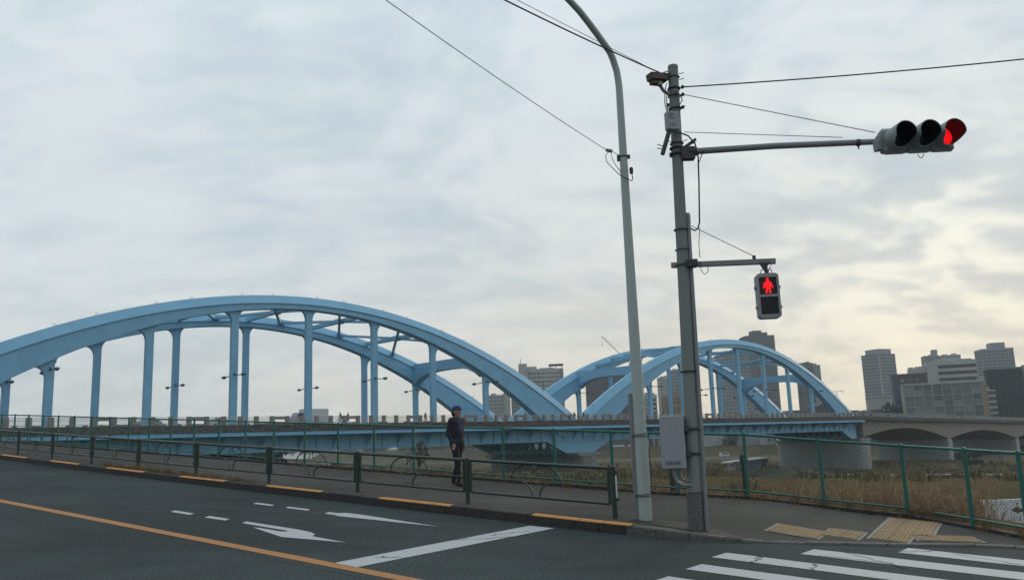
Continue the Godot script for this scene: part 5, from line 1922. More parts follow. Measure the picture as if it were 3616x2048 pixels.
func pedestrian() -> void:
	# faces local +x
	var pos := pave(5.75, -2.45)
	var dir := (pave(4.75, -2.45) - pos)
	var root := thing("person", "person in dark jacket and blue cap walking behind the guard rail", "person", pos, atan2(-dir.z, dir.x))
	var mb := MB.new()
	var bones := [
		[Vector3(0.0, 0.97, 0.06), Vector3(0.0, 0.97, -0.06), 0.125, 0.125],
		[Vector3(0.0, 1.0, 0), Vector3(0.0, 1.22, 0), 0.14, 0.15],
		[Vector3(0.0, 1.2, 0.05), Vector3(0.01, 1.38, 0.07), 0.14, 0.12],
		[Vector3(0.0, 1.2, -0.05), Vector3(0.01, 1.38, -0.07), 0.14, 0.12],
		[Vector3(0.01, 1.45, 0.15), Vector3(0.01, 1.45, -0.15), 0.075, 0.075],
		[Vector3(0.01, 1.46, 0), Vector3(0.03, 1.57, 0), 0.065, 0.056],
		[Vector3(0.01, 1.44, 0.185), Vector3(-0.04, 1.17, 0.235), 0.068, 0.055],
		[Vector3(-0.04, 1.17, 0.235), Vector3(0.09, 0.95, 0.225), 0.054, 0.042],
		[Vector3(0.01, 1.44, -0.185), Vector3(-0.07, 1.17, -0.235), 0.068, 0.055],
		[Vector3(-0.07, 1.17, -0.235), Vector3(-0.02, 0.92, -0.23), 0.054, 0.042],
		[Vector3(0.01, 0.93, 0.09), Vector3(0.10, 0.52, 0.09), 0.10, 0.068],
		[Vector3(0.10, 0.52, 0.09), Vector3(0.13, 0.12, 0.09), 0.064, 0.046],
		[Vector3(0.11, 0.06, 0.09), Vector3(0.28, 0.035, 0.10), 0.05, 0.036],
		[Vector3(-0.01, 0.93, -0.09), Vector3(-0.06, 0.52, -0.09), 0.10, 0.068],
		[Vector3(-0.06, 0.52, -0.09), Vector3(-0.20, 0.15, -0.09), 0.064, 0.046],
		[Vector3(-0.22, 0.09, -0.09), Vector3(-0.08, 0.035, -0.10), 0.046, 0.036]]
	var paint := func(p: Vector3) -> Color:
		if p.y < 0.1:
			return Color(0.03, 0.025, 0.022)
		if p.y < 0.86:
			return Color(0.017, 0.018, 0.022)
		if p.y > 1.54:
			return Color(0.36, 0.22, 0.16)
		if p.y > 1.16 and p.x > 0.05 and absf(p.z) < 0.05:
			return Color(0.045, 0.05, 0.11)
		return Color(0.020, 0.021, 0.032)
	surface(mb, bones, 0.02, 0.05, paint)
	var skin := func(_p: Vector3) -> Color:
		return Color(0.36, 0.22, 0.16)
	var head := [
		[Vector3(0.04, 1.66, 0), Vector3(0.02, 1.68, 0), 0.088, 0.092],
		[Vector3(0.07, 1.60, 0), Vector3(0.085, 1.575, 0), 0.055, 0.036],
		[Vector3(0.128, 1.645, 0), Vector3(0.142, 1.622, 0), 0.010, 0.014],
		[Vector3(0.03, 1.645, 0.088), Vector3(0.025, 1.61, 0.086), 0.014, 0.010],
		[Vector3(0.03, 1.645, -0.088), Vector3(0.025, 1.61, -0.086), 0.014, 0.010],
		[Vector3(0.112, 1.585, 0.016), Vector3(0.112, 1.585, -0.016), 0.009, 0.009],
		[Vector3(0.03, 1.56, 0), Vector3(0.03, 1.53, 0), 0.055, 0.056]]
	surface(mb, head, 0.009, 0.03, skin)
	surface(mb, hand_bones(Vector3(0.095, 0.945, 0.225), Vector3(0.35, -0.94, 0).normalized(), Vector3(0.94, 0.35, 0).normalized()), 0.006, 0.008, skin)
	surface(mb, hand_bones(Vector3(-0.018, 0.915, -0.23), Vector3(0.2, -0.98, 0).normalized(), Vector3(0.98, 0.2, 0).normalized()), 0.006, 0.008, skin)
	part("body", mb, M.person, root, true)
	var eyes := MB.new()
	for sz in [-1, 1]:
		eyes.ball(Vector3(0.116, 1.655, sz * 0.032), Vector3(0.01, 0.008, 0.013), 8, 5)
	part("eyes", eyes, M.hair, root)
	var hr := MB.new()
	surface(hr, [[Vector3(0.0, 1.68, 0), Vector3(-0.03, 1.62, 0), 0.098, 0.075], [Vector3(-0.03, 1.62, 0.03), Vector3(-0.03, 1.62, -0.03), 0.07, 0.07]], 0.015, 0.02, func(_p: Vector3) -> Color: return Color.BLACK)
	part("hair", hr, M.hair, root)
	var cp := MB.new()
	cp.lathe([Vector2(0.108, 1.695), Vector2(0.108, 1.72), Vector2(0.095, 1.765), Vector2(0.06, 1.79), Vector2(0, 1.798)], 18, Transform3D(Basis(), Vector3(0.022, 0, 0)))
	cp.prism(PackedVector2Array([Vector2(0.10, -0.07), Vector2(0.17, -0.06), Vector2(0.20, 0.0), Vector2(0.17, 0.06), Vector2(0.10, 0.07)]), -0.006, 0.006, Transform3D(Basis(Vector3(1, 0, 0), Vector3(0, 0, 1), Vector3(0, -1, 0)), Vector3(0.0, 1.70, 0)))
	part("cap", cp, M.cap_blue, root)

func small_person(label: String, at: Vector3, turn: float, riding: bool, top: Color, legs: Color) -> void:
	var root := thing("person", label, "person", at, turn, "")
	var mb := MB.new()
	var bones: Array
	if riding:
		bones = [[Vector3(-0.15, 0.98, 0.06), Vector3(-0.15, 0.98, -0.06), 0.13, 0.13], [Vector3(-0.13, 1.0, 0), Vector3(0.05, 1.42, 0), 0.15, 0.15], [Vector3(0.06, 1.45, 0.14), Vector3(0.06, 1.45, -0.14), 0.08, 0.08], [Vector3(0.1, 1.66, 0), Vector3(0.11, 1.72, 0), 0.09, 0.1], [Vector3(0.07, 1.46, 0), Vector3(0.1, 1.6, 0), 0.06, 0.06],
			[Vector3(0.06, 1.42, 0.18), Vector3(0.2, 1.18, 0.22), 0.06, 0.05], [Vector3(0.2, 1.18, 0.22), Vector3(0.42, 1.06, 0.22), 0.05, 0.045], [Vector3(0.06, 1.42, -0.18), Vector3(0.2, 1.18, -0.22), 0.06, 0.05], [Vector3(0.2, 1.18, -0.22), Vector3(0.42, 1.06, -0.22), 0.05, 0.045],
			[Vector3(-0.12, 0.95, 0.1), Vector3(0.25, 0.78, 0.1), 0.1, 0.075], [Vector3(0.25, 0.78, 0.1), Vector3(0.12, 0.42, 0.1), 0.07, 0.05], [Vector3(0.1, 0.38, 0.1), Vector3(0.26, 0.36, 0.1), 0.05, 0.04],
			[Vector3(-0.12, 0.95, -0.1), Vector3(0.12, 0.58, -0.1), 0.1, 0.075], [Vector3(0.12, 0.58, -0.1), Vector3(-0.02, 0.2, -0.1), 0.07, 0.05], [Vector3(-0.03, 0.16, -0.1), Vector3(0.13, 0.14, -0.1), 0.05, 0.04]]
	else:
		bones = [[Vector3(0, 0.97, 0.06), Vector3(0, 0.97, -0.06), 0.13, 0.13], [Vector3(0, 1.0, 0), Vector3(0, 1.38, 0), 0.15, 0.15], [Vector3(0, 1.44, 0.15), Vector3(0, 1.44, -0.15), 0.08, 0.08], [Vector3(0.02, 1.46, 0), Vector3(0.03, 1.58, 0), 0.06, 0.06], [Vector3(0.04, 1.63, 0), Vector3(0.03, 1.68, 0), 0.085, 0.095],
			[Vector3(0, 1.42, 0.19), Vector3(-0.05, 1.16, 0.23), 0.065, 0.055], [Vector3(-0.05, 1.16, 0.23), Vector3(0.06, 0.92, 0.23), 0.052, 0.042], [Vector3(0, 1.42, -0.19), Vector3(-0.08, 1.16, -0.23), 0.065, 0.055], [Vector3(-0.08, 1.16, -0.23), Vector3(-0.06, 0.9, -0.23), 0.052, 0.042],
			[Vector3(0, 0.93, 0.09), Vector3(0.1, 0.52, 0.09), 0.1, 0.07], [Vector3(0.1, 0.52, 0.09), Vector3(0.14, 0.1, 0.09), 0.065, 0.05], [Vector3(0.12, 0.05, 0.09), Vector3(0.27, 0.04, 0.09), 0.05, 0.04], [Vector3(0, 0.93, -0.09), Vector3(-0.06, 0.52, -0.09), 0.1, 0.07], [Vector3(-0.06, 0.52, -0.09), Vector3(-0.2, 0.12, -0.09), 0.065, 0.05], [Vector3(-0.2, 0.06, -0.09), Vector3(-0.06, 0.04, -0.09), 0.05, 0.04]]
	var hy := 1.54
	surface(mb, bones, 0.04, 0.05, func(p: Vector3) -> Color:
		if p.y > hy + 0.14:
			return Color(0.015, 0.013, 0.012)
		if p.y > hy:
			return Color(0.34, 0.21, 0.15)
		return top if p.y > 0.93 else legs)
	part("body", mb, M.person, root, true)

func bicycle(label: String, at: Vector3, turn: float) -> void:
	var root := thing("bicycle", label, "bicycle", at, turn)
	for x in [-0.52, 0.52]:
		var w := MB.new()
		var ring := []
		for k in 25:
			var a := TAU * k / 24.0
			ring.append(Vector3(x + cos(a) * 0.32, 0.34 + sin(a) * 0.32, 0))
		w.tube(ring, 0.022, 0.022, 5)
		var o := part("wheel", w, M.tyre, root)
		var sp := MB.new()
		for k in 8:
			var a := TAU * k / 8.0
			sp.tube([Vector3(x, 0.34, 0), Vector3(x + cos(a) * 0.31, 0.34 + sin(a) * 0.31, 0)], 0.004, 0.004, 3, false)
		part("spoke", sp, M.parapet_rail, o)
	var fr := MB.new()
	for e in [[Vector3(-0.52, 0.34, 0), Vector3(-0.05, 0.32, 0)], [Vector3(-0.05, 0.32, 0), Vector3(-0.2, 0.84, 0)], [Vector3(-0.05, 0.32, 0), Vector3(0.36, 0.74, 0)], [Vector3(-0.17, 0.72, 0), Vector3(0.34, 0.82, 0)], [Vector3(0.52, 0.34, 0), Vector3(0.34, 0.95, 0)], [Vector3(-0.52, 0.34, 0), Vector3(-0.18, 0.75, 0)]]:
		fr.tube(e, 0.02, 0.02, 6)
	part("frame", fr, M.bike_frame, root)
	var hb := MB.new()
	hb.tube([Vector3(0.25, 1.02, -0.28), Vector3(0.36, 1.0, -0.1), Vector3(0.36, 1.0, 0.1), Vector3(0.25, 1.02, 0.28)], 0.016, 0.016, 6)
	part("handlebar", hb, M.parapet_rail, root)
	var sd := MB.new()
	sd.cbox(Transform3D(Basis(), Vector3(-0.22, 0.87, 0)), Vector3(0.26, 0.06, 0.14), 0.02)
	part("saddle", sd, M.tyre, root)

func car(called: String, label: String, at: Vector3, turn: float, m: Material, L: float, Wd: float, H: float, van: bool) -> void:
	var root := thing(called, label, "car", at, turn)
	var h := L / 2
	var b := MB.new()
	var p: PackedVector2Array
	if van:
		p = PackedVector2Array([Vector2(-h, 0.3), Vector2(h, 0.3), Vector2(h, H * 0.45), Vector2(h - 0.15, H * 0.55), Vector2(h - 0.75, H * 0.96), Vector2(h - 1.1, H), Vector2(-h + 0.1, H), Vector2(-h, H * 0.9)])
	else:
		p = PackedVector2Array([Vector2(-h, 0.25), Vector2(h, 0.25), Vector2(h, H * 0.45), Vector2(h - 0.1, H * 0.55), Vector2(h - 1.15, H * 0.66), Vector2(h - 1.9, H * 0.97), Vector2(h - 2.3, H), Vector2(-h + 0.9, H), Vector2(-h + 0.2, H * 0.68), Vector2(-h, H * 0.62)])
	b.prism(p, -Wd / 2, Wd / 2)
	part("body", b, m, root)
	var g := MB.new()
	for sz in [-1, 1]:
		var z0: float = sz * Wd / 2 - 0.006
		if van:
			g.prism(PackedVector2Array([Vector2(-h + 0.3, H * 0.58), Vector2(h - 0.45, H * 0.58), Vector2(h - 0.95, H * 0.9), Vector2(-h + 0.3, H * 0.9)]), z0, z0 + 0.012)
		else:
			g.prism(PackedVector2Array([Vector2(-h + 0.45, H * 0.68), Vector2(h - 1.35, H * 0.68), Vector2(h - 2.0, H * 0.93), Vector2(-h + 0.95, H * 0.93)]), z0, z0 + 0.012)
	part("side_window", g, M.car_glass, root)
	for x in [-h + 0.8, h - 0.8]:
		for sz in [-1, 1]:
			var w := MB.new()
			w.lathe([Vector2(0, -0.1), Vector2(0.3, -0.1), Vector2(0.3, 0.1), Vector2(0, 0.1)], 14, Transform3D(Basis(Vector3(1, 0, 0), PI / 2), Vector3(x, 0.3, sz * (Wd / 2 - 0.09))))
			var wo := part("wheel", w, M.tyre, root)
			var hc := MB.new()
			hc.lathe([Vector2(0, -0.01), Vector2(0.17, -0.01), Vector2(0.17, 0.01), Vector2(0, 0.01)], 12, Transform3D(Basis(Vector3(1, 0, 0), PI / 2), Vector3(x, 0.3, sz * (Wd / 2 + 0.015))))
			part("rim", hc, M.parapet_rail, wo)

func bridge_traffic() -> void:
	var root := thing("box_truck", "pale box truck crossing the bridge under the left arch", "truck", B(-54.2, 5.14, -8), BYAW)
	var b := MB.new()
	b.cbox(Transform3D(Basis(), Vector3(0.6, 1.75, 0)), Vector3(4.2, 2.1, 2.1), 0.05)
	part("cargo_box", b, M.white_car, root)
	var cb := MB.new()
	cb.prism(PackedVector2Array([Vector2(-1.6, 0.5), Vector2(-1.6, 2.2), Vector2(-2.6, 2.2), Vector2(-3.1, 1.4), Vector2(-3.15, 0.5)]), -0.95, 0.95)
	var co := part("cab", cb, M.grey_car, root)
	var gl := MB.new()
	gl.prism(PackedVector2Array([Vector2(-1.8, 1.4), Vector2(-1.8, 2.05), Vector2(-2.5, 2.05), Vector2(-2.9, 1.4)]), 0.945, 0.96)
	part("window", gl, M.car_glass, co)
	for x in [-2.3, 1.5]:
		for z in [-0.85, 0.85]:
			var w := MB.new()
			w.lathe([Vector2(0, -0.12), Vector2(0.4, -0.12), Vector2(0.4, 0.12), Vector2(0, 0.12)], 14, Transform3D(Basis(Vector3(1, 0, 0), PI / 2), Vector3(x, 0.4, z)))
			part("wheel", w, M.tyre, root)
	car("car", "white car on the bridge left of the box truck", B(-69.5, 5.14, -7), BYAW, M.white_car, 4.2, 1.7, 1.5, false)
	car("car", "grey car on the bridge behind the second panel of the parapet from the truck", B(-80.5, 5.14, -7), BYAW + PI, M.grey_car, 4.2, 1.7, 1.45, false)
	var nv := Color(0.03, 0.03, 0.045)
	small_person("cyclist in a dark top on the bridge footway right of the truck", B(-54.4, 5.15, 1.4), BYAW + PI, true, Color(0.05, 0.035, 0.035), nv)
	bicycle("bicycle ridden along the bridge footway right of the truck", B(-54.5, 5.15, 1.4), BYAW + PI)
	small_person("walker on the bridge just right of the cyclist by the truck", B(-53.0, 5.15, 1.2), BYAW, false, Color(0.07, 0.07, 0.08), nv)
	small_person("person above a parapet panel left of the pole of the sixth hanger", B(-38.2, 5.15, 1.3), BYAW, false, Color(0.05, 0.04, 0.045), nv)
	small_person("person in light clothes at the foot of the left arch", B(-15.3, 5.15, 1.4), BYAW + PI, false, Color(0.2, 0.19, 0.17), nv)
	small_person("dark dressed person walking where the two arches meet", B(-2.2, 5.15, 1.4), BYAW + PI, false, Color(0.04, 0.04, 0.06), Color(0.1, 0.1, 0.12))
	small_person("person behind the parapet panel right of the arch junction", B(0.9, 5.15, 1.0), BYAW, false, Color(0.06, 0.05, 0.05), nv)
	# slim lamp between the arches
	for q in [[1.5, "slim double lamp standing between the two arches"], [131.0, "slim double lamp past the right end of the right arch"], [226.0, "slim double lamp on the concrete spans at the right"]]:
		var y: float = 5.15 if q[0] < 118 else 5.1 - 0.018 * (q[0] - 118.4)
		var l := thing("deck_lamp", q[1], "street lamp", B(q[0], y, -SEP / 2), BYAW)
		var pm := MB.new()
		pm.tube([Vector3(0, 0, 0), Vector3(0, 8.6, 0)], 0.12, 0.08, 8)
		pm.tube([Vector3(0, 8.5, -1.6), Vector3(0, 8.6, 0), Vector3(0, 8.5, 1.6)], 0.06, 0.06, 6)
		part("pole", pm, M.lamp_grey, l)
		for z in [-1.8, 1.8]:
			var hm := MB.new()
			hm.ball(Vector3(0, 8.48, z), Vector3(0.22, 0.14, 0.5), 8, 5)
			part("lamp_head", hm, M.lamp_grey, l)

# ---------------------------------------------------------------- river side: grasses, shrubs, small things
func blade_tuft(seed_: int, n: int, hmin: float, hmax: float, spread: float, wid: float, cols: Array, bend: float = 0.5) -> ArrayMesh:
	var r := RandomNumberGenerator.new()
	r.seed = seed_
	var mb := MB.new()
	for k in n:
		var a := r.randf() * TAU
		var b := Vector3(cos(a), 0, sin(a)) * r.randf() * spread
		var h := r.randf_range(hmin, hmax)
		var lean := Vector3(cos(a + r.randf_range(-1, 1)), 0, sin(a + r.randf_range(-1, 1))) * h * r.randf_range(0.08, bend)
		var sd := Vector3(-sin(a * 3.1), 0, cos(a * 3.1)) * wid
		mb.col = cols[r.randi() % cols.size()]
		var q := 1.0 + r.randf_range(-0.3, 0.3)
		mb.col = Color(mb.col.r * q, mb.col.g * q, mb.col.b * q)
		var p0 := b
		var p1 := b + Vector3(0, h * 0.55, 0) + lean * 0.3
		var p2 := b + Vector3(0, h * (0.95 - 0.35 * maxf(0.0, bend - 0.6)), 0) + lean
		mb.quad(p0 - sd, p0 + sd, p1 + sd * 0.8, p1 - sd * 0.8)
		mb.tri(p1 - sd * 0.8, p1 + sd * 0.8, p2)
		if r.randf() < 0.35:
			# seed head
			var s2 := sd * 2.2
			mb.quad(p2 - Vector3(0, h * 0.12, 0), p2 - Vector3(0, h * 0.05, 0) + s2, p2 + Vector3(0, h * 0.06, 0), p2 - Vector3(0, h * 0.05, 0) - s2)
	return mb.mesh(true)

func scatter(called: String, label: String, cat: String, meshes: Array, spots: Array, m: Material) -> void:
	var root := Node3D.new()
	for j in meshes.size():
		var mine := []
		for k in spots.size():
			if k % meshes.size() == j:
				mine.append(spots[k])
		if mine.is_empty():
			continue
		var mm := MultiMesh.new()
		mm.transform_format = MultiMesh.TRANSFORM_3D
		mm.mesh = meshes[j]
		mm.instance_count = mine.size()
		for k in mine.size():
			mm.set_instance_transform(k, mine[k])
		var mi := MultiMeshInstance3D.new()
		mi.multimesh = mm
		mi.material_override = m
		mi.name = numbered(called)
		add_child(mi)
		mi.set_meta("kind", "stuff")
		mi.set_meta("label", label)
		mi.set_meta("category", cat)
	root.free()

func shrub(called: String, label: String, at: Vector3, size: Vector3, col: Color, leaves: int, trunk: float, group: String = "") -> void:
	var root := thing(called, label, "tree" if trunk > 0.5 else "shrub", at, 0.0, group)
	var r := RandomNumberGenerator.new()
	r.seed = hash(label)
	var tr := MB.new()
	var top := Vector3(0, trunk + size.y * 0.5, 0)
	tr.tube([Vector3(0, -0.3, 0), Vector3(size.x * 0.02, trunk * 0.6, 0), top], 0.035 * size.y + 0.03, 0.02 * size.y, 7)
	var cl := []
	for k in 16:
		var d := Vector3(r.randf_range(-1, 1), r.randf_range(-0.8, 1), r.randf_range(-1, 1))
		if d.length() > 1.0:
			d = d.normalized() * r.randf_range(0.6, 1.0)
		var c := Vector3(0, trunk + size.y * 0.5, 0) + d * size * 0.42
		cl.append([c, r.randf_range(0.55, 1.0)])
		tr.tube([Vector3(0, trunk * 0.7 + 0.1, 0), (Vector3(0, trunk * 0.8, 0)).lerp(c, 0.5) + Vector3(0, 0.1, 0), c], 0.012 * size.y + 0.01, 0.006, 4)
	part("trunk", tr, M.bark, root)
	var cr := MB.new()
	var ls := maxf(size.x, size.y) * 0.045
	for k in leaves:
		var c = cl[r.randi() % cl.size()]
		var d := Vector3(r.randfn(), r.randfn(), r.randfn()).normalized() * pow(r.randf(), 0.45)
		var p: Vector3 = c[0] + d * size * 0.17 * c[1]
		var ax := Vector3(r.randfn(), r.randfn(), r.randfn()).normalized()
		var bx := ax.cross(Vector3(r.randfn(), r.randfn(), r.randfn())).normalized()
		var q := r.randf_range(0.65, 1.35)
		cr.col = Color(col.r * q, col.g * q, col.b * q)
		cr.quad(p - ax * ls, p - bx * ls * 0.5, p + ax * ls, p + bx * ls * 0.5)
	part("crown", cr, M.leaf, root, true)

func gpoint(x: float, z: float) -> Vector3:   # a point on the terrain
	var p := Vector3(x, 0, z)
	var s := (p - O).dot(T)
	var w := (p - O).dot(U)
	var d := interp(FENCE, clampf(s, -60.0, 90.0)) - 0.4 - w
	p.y = ground(p, s, d)
	return p

func riverside() -> void:
	var straw := [Color(0.36, 0.215, 0.115), Color(0.29, 0.155, 0.085), Color(0.43, 0.30, 0.175), Color(0.24, 0.12, 0.068), Color(0.27, 0.175, 0.09)]
	var tufts := []
	for k in 3:
		tufts.append(blade_tuft(40 + k, 26, 0.3, 1.05, 0.3, 0.0034, straw, 0.5))
	for k in 4:
		tufts.append(blade_tuft(50 + k, 44, 0.18, 0.62, 0.36, 0.0045, straw, 1.15))
	var spots := []
	for k in 900:
		var s := rng.randf_range(-7.5, 3.0)
		var d := pow(rng.randf(), 0.8) * 4.2 + 0.05
		var clump := 0.55 + 0.9 * gn.get_noise_2d(s * 22.0, d * 16.0 + 90.0)
		var dens := clampf((1.6 - s) / 4.0, 0.15, 1.0) * (1.0 - smoothstep(-3.9, -4.4, s)) * clampf(clump, 0.1, 1.0)
		if rng.randf() > dens:
			continue
		var p := W(s, interp(FENCE, s) - 0.25 - d)
		p.y = ground(p, s, maxf(0.0, d - 0.15))
		var sc := rng.randf_range(0.65, 1.3) * (0.75 + 0.35 * exp(-pow((s + 3.0) / 1.6, 2.0)))
		var tilt := Basis(Vector3(1, 0, 0), rng.randfn() * 0.12) * Basis(Vector3(0, 0, 1), rng.randfn() * 0.12)
		spots.append(Transform3D(tilt * Basis(Vector3.UP, rng.randf() * TAU).scaled(Vector3(1, sc, 1)), p))
	scatter("dry_reeds", "tall dry brown reeds growing behind the fence at the right", "grass", tufts, spots, M.straw)
	# weeds in the kerb joint and along the fence foot
	var weeds := []
	for k in 3:
		weeds.append(blade_tuft(60 + k, 22, 0.04, 0.15, 0.09, 0.004, [Color(0.26, 0.14, 0.065), Color(0.21, 0.14, 0.07), Color(0.12, 0.11, 0.045)]))
	spots = []
	for k in 120:
		var s := rng.randf_range(9.5, 17.5)
		var p := pave(s, interp(KERB, s) - 0.2 - rng.randf() * 0.12)
		spots.append(Transform3D(Basis(Vector3.UP, rng.randf() * TAU).scaled(Vector3.ONE * rng.randf_range(0.5, 1.2)), p))
	for k in 260:
		var s := rng.randf_range(-6.0, 14.0)
		var p := pave(s, interp(FENCE, s) + rng.randf_range(-0.16, 0.14))
		spots.append(Transform3D(Basis(Vector3.UP, rng.randf() * TAU).scaled(Vector3.ONE * rng.randf_range(0.5, 1.4)), p))
	scatter("kerb_weeds", "low dry weeds in the kerb joint and along the fence foot", "weeds", weeds, spots, M.straw)
	var scrub := []
	for k in 4:
		scrub.append(blade_tuft(80 + k, 60, 0.15, 0.6, 0.75, 0.03, [Color(0.15, 0.11, 0.055), Color(0.11, 0.085, 0.04), Color(0.19, 0.145, 0.075), Color(0.065, 0.07, 0.03)], 0.9))
	spots = []
	for k in 5200:
		var tn := rng.randf_range(-0.62, 0.66)
		var z := -60.0 - 300.0 * pow(rng.randf(), 0.8)
		var p := gpoint(-z * tn, z)
		var bs := bridge_s(p)
		if bs > 160.0 and bs < 245.0 and rng.randf() < 0.93:
			continue
		if gn.get_noise_2d(p.x * 1.3, p.z * 1.3 + 500.0) < -0.08:
			continue
		spots.append(Transform3D(Basis(Vector3.UP, rng.randf() * TAU).scaled(Vector3.ONE * rng.randf_range(0.8, 2.2)), p))
	scatter("field_scrub", "low dry scrub spread over the flood plain", "scrub", scrub, spots, M.straw)
	# wooded far bank
	var crowns := []
	for k in 4:
		var cm := MB.new()
		var rr := RandomNumberGenerator.new()
		rr.seed = 200 + k
		for j in 420:
			var d := Vector3(rr.randfn(), rr.randfn(), rr.randfn()).normalized() * pow(rr.randf(), 0.4)
			var c := Vector3(0, 6.0, 0) + d * Vector3(4.2 + k * 0.5, 4.6, 4.2)
			c += Vector3(sin(c.y * 1.7 + k), 0.0, cos(c.y * 1.3)) * 0.8
			var ax := Vector3(rr.randfn(), rr.randfn(), rr.randfn()).normalized() * 0.62
			var bx := ax.cross(Vector3(rr.randfn(), rr.randfn(), rr.randfn())).normalized() * 0.42
			var q := rr.randf_range(0.6, 1.4)
			cm.col = Color(0.075 * q, 0.075 * q, 0.045 * q) if k % 2 == 0 else Color(0.095 * q, 0.075 * q, 0.05 * q)
			cm.quad(c - ax, c - bx, c + ax, c + bx)
		cm.col = Color(0.06, 0.05, 0.04)
		cm.tube([Vector3(0, -1, 0), Vector3(0.2, 3, 0), Vector3(0, 6, 0)], 0.3, 0.15, 5)
		crowns.append(cm.mesh(true))
	spots = []
	for k in 230:
		var tn := rng.randf_range(-0.42, 0.36)
		if tn > 0.12 and rng.randf() < 0.55:
			continue
		var z := (rng.randf_range(360.0, 420.0) + 124.4) / (0.727 * tn + 0.686)
		var sc := rng.randf_range(0.55, 1.25)
		spots.append(Transform3D(Basis(Vector3.UP, rng.randf() * TAU).scaled(Vector3(sc * 1.3, sc, sc * 1.3)), Vector3(tn * z, -4.8, -z)))
	var near := []
	for k in 400:
		var tn := rng.randf_range(-0.62, -0.06)
		var z := rng.randf_range(170.0, 300.0)
		var p := gpoint(tn * z, -z)
		var bs := bridge_s(p)
		var off := (BORG - p).dot(BN)
		if bs > -34.0 or off < SEP + 8.0:
			continue
		var sc := rng.randf_range(0.45, 0.85)
		near.append(Transform3D(Basis(Vector3.UP, rng.randf() * TAU).scaled(Vector3(sc * 1.2, sc, sc * 1.2)), p))
	scatter("bank_woods", "brown winter thicket on the near bank beyond the left arch", "woods", crowns, near, M.leaf)
	scatter("far_woods", "hazy wooded far bank seen under the bridge", "woods", crowns, spots, M.leaf)
	# tangle of fallen stalks at the fence corner
	var tg := MB.new()
	for k in 60:
		var p := pave(-3.4 + rng.randfn() * 0.35, -4.55 + rng.randfn() * 0.14, 0.03 + rng.randf() * 0.1)
		var d := Vector3(rng.randfn(), rng.randf_range(-0.1, 0.35), rng.randfn()).normalized() * rng.randf_range(0.2, 0.5)
		tg.tube([p, p + d * 0.6 + Vector3(0, 0.02, 0), p + d], 0.005, 0.002, 4, false)
	var to := part("fallen_stalks", tg, M.wood_post, self)
	to.set_meta("kind", "stuff")
	tag(to, "dark tangle of fallen stalks at the fence corner", "stalks")
	# shrubs and small trees below the left arch
	var olive := Color(0.075, 0.08, 0.04)
	var i := 0
	for q in [[-22.0, -118.0, 2.2, 2.6, 0.0, "round pale green bush in the bank below the left arch"], [-26.0, -121.0, 2.0, 2.2, 0.0, "dark round bush left of the pale one below the arch"], [-14.0, -122.0, 3.4, 3.6, 1.4, "bare brown small tree right of the pale bush"], [-34.0, -112.0, 4.5, 2.2, 0.0, "spreading brown scrub below the left arch girder"], [-47.0, -104.0, 5.0, 2.0, 0.0, "low scrub behind the fence towards the left"], [-6.0, -140.0, 3.0, 3.0, 0.5, "grey green shrub beside the pier of the arches"]]:
		var c := [Color(0.14, 0.17, 0.09), olive, Color(0.12, 0.09, 0.05), Color(0.13, 0.105, 0.06), Color(0.12, 0.11, 0.055), Color(0.10, 0.11, 0.07)]
		shrub("bank_shrub", q[5], gpoint(q[0], q[1]), Vector3(q[2], q[3], q[2]), c[i], 900, q[4], "")
		i += 1
	shrub("field_bush", "dark rounded bush on the dry field at the right", gpoint(121.5, -234.0), Vector3(9.0, 4.0, 5.0), Color(0.05, 0.05, 0.03), 1600, 0.0)
	for k in 6:
		var x := 216.0 + k * 5.6
		shrub("far_tree", "%s dark tree from the left in the row past the arch end" % ["first", "second", "third", "fourth", "fifth", "sixth"][k], Vector3(x, 5.0, -500), Vector3(8, 9 + 2.5 * sin(k * 2.1), 8), Color(0.045, 0.042, 0.035), 900, 2.0, "trees past the arch end")
	# dark grass mound before the second pier
	var mound := MB.new()
	for k in 20:
		for j in 6:
			var f := func(a: int, b: int) -> Vector3:
				var an := TAU * a / 20.0
				var rr := b / 6.0
				var c := gpoint(66, -212)
				return Vector3(c.x + cos(an) * 13.0 * rr, -9.3 + 2.2 * (1.0 - rr * rr) - 0.4 * rr, c.z + sin(an) * 30.0 * rr)
			mound.quad(f.call(k, j + 1), f.call(k, j), f.call(k + 1, j), f.call(k + 1, j + 1))
	mat("mound", Color(0.06, 0.065, 0.03), 0.95, M.g_conc, 0.2, 0.0, true)
	structure("grass_mound", mound, M.mound)
	# tarp shelter with white roof beside the second pier
	var t := thing("tarp_shelter", "low blue tarp shelter with white roof in front of the second pier", "shelter", gpoint(72.5, -272.0), 0.5)
	slab(t, "tarp_wall", M.tarp, -4.5, 3.0, -0.4, 2.6, -2, 2)
	slab(t, "dark_end", M.b_brown, 3.0, 6.0, -0.4, 2.9, -1.9, 1.9)
	var rf := MB.new()
	rf.prism(PackedVector2Array([Vector2(-9.5, 2.2), Vector2(6.2, 2.9), Vector2(5.5, 3.3), Vector2(-9.0, 2.6)]), -2.4, 2.4)
	part("roof", rf, M.b_white, t)
	slab(t, "white_sheet", M.b_white, -7.5, -4.5, -0.4, 2.2, -1.8, 1.8)
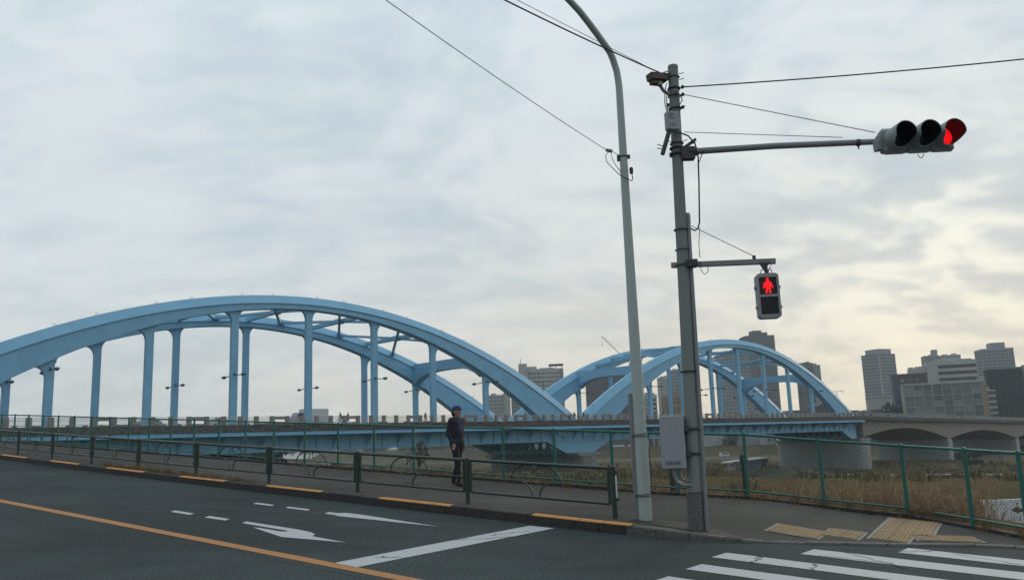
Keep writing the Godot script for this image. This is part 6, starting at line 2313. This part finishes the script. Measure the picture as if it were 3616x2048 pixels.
	# white pipe rails on the field
	for q in [[Vector3(67.5, 0, -216.9), Vector3(99.3, 0, -179.2), "long low white rail across the dry field at the right"]]:
		var a: Vector3 = gpoint(q[0].x, q[0].z)
		var b: Vector3 = gpoint(q[1].x, q[1].z)
		var rt := thing("field_rail", q[2], "rail", a)
		var L := a.distance_to(b)
		for k in 17:
			var pm := MB.new()
			pm.tube([Vector3(0, -0.3, 0), Vector3(0, 0.75, 0)], 0.06, 0.06, 6)
			part("post", pm, M.white_rail, rt).position = (b - a) * (k / 16.0)
		var rl := MB.new()
		rl.tube([Vector3(0, 0.75, 0), b - a + Vector3(0, 0.75, 0)], 0.13, 0.13, 6)
		part("rail", rl, M.white_rail, rt)
	for q in [[Vector3(70.0, -4.9, -600), 8.5, "white barrier left of the lamp post under the bridge"], [Vector3(81.0, -4.9, -598), 10.0, "longer white barrier just left of the lamp post under the bridge"]]:
		var rt := thing("white_barrier", q[2], "barrier", q[0], 0.2)
		slab(rt, "panel", M.white_rail, -q[1] / 2, q[1] / 2, 0.6, 1.7, -0.1, 0.1)
		for k in 5:
			slab(rt, "post", M.white_rail, -q[1] / 2 + k * q[1] / 4.0 - 0.08, -q[1] / 2 + k * q[1] / 4.0 + 0.08, -1.2, 0.6, -0.12, 0.12)
	# van on the far gravel, two people on the field
	car("van", "small white van parked on the far gravel under the bridge", gpoint(105.0, -440.0), 0.25, M.white_car, 4.8, 1.8, 2.1, true)
	var k2 := 0
	for q in [[129.0, -237.0, "left of a pair of people standing on the dry field"], [131.4, -236.0, "right of a pair of people standing on the dry field"], [124.8, -232.5, "person sitting low by the dark field bush"]]:
		small_person(q[2], gpoint(q[0], q[1]), 1.0 + k2, false, [Color(0.05, 0.05, 0.06), Color(0.04, 0.03, 0.03), Color(0.3, 0.28, 0.25)][k2], Color(0.03, 0.03, 0.04))
		k2 += 1
	# dark posts behind the fence
	for q in [[1.62, -4.75, 0.72, "dark short post behind the fence left of the control box"], [0.12, -5.1, 0.82, "dark leaning post behind the fence right of the concrete pole"]]:
		var pp := W(q[0], q[1])
		var p3 := thing("wooden_post", q[3], "post", pp)
		var pm := MB.new()
		pm.tube([Vector3(0, -0.6, 0), Vector3(0.01, q[2] - 0.02, 0)], 0.075, 0.068, 9)
		part("shaft", pm, M.wood_post, p3)
		var pc := MB.new()
		pc.lathe([Vector2(0.085, q[2] - 0.16), Vector2(0.088, q[2]), Vector2(0.06, q[2] + 0.03), Vector2(0, q[2] + 0.035)], 9)
		part("cap", pc, M.dark_metal, p3)
	# white board low behind the fence at the right edge
	var bp := Vector3(12.2, -0.6, -22.0)
	var bd := thing("white_board", "white metal board on posts low behind the fence at the right edge", "sign board", bp, 0.12)
	var bm := MB.new()
	bm.cbox(Transform3D(Basis(), Vector3(0.1, 0.03, 0)), Vector3(1.5, 0.62, 0.05), 0.008)
	part("panel", bm, M.board, bd)
	var bo := MB.new()
	for x in [-0.38, -0.07, 0.3]:
		for y in [0.2, -0.2]:
			bo.lathe([Vector2(0.022, 0), Vector2(0.018, 0.012), Vector2(0, 0.014)], 8, Transform3D(Basis(Vector3(1, 0, 0), PI / 2), Vector3(x, 0.03 + y, 0.026)))
	part("bolt", bo, M.dark_metal, bd)
	var ar := MB.new()
	ar.prism(PackedVector2Array([Vector2(0.1, 0.08), Vector2(0.3, 0.16), Vector2(0.3, 0.11), Vector2(0.75, 0.11), Vector2(0.75, 0.02), Vector2(0.3, 0.02), Vector2(0.3, -0.02)]), 0.026, 0.03)
	part("dark_mark", ar, M.dark_metal, bd)
	for x in [-0.5, 0.6]:
		slab(bd, "post", M.galv, x - 0.04, x + 0.04, -4.0, 0.3, -0.1, -0.03)
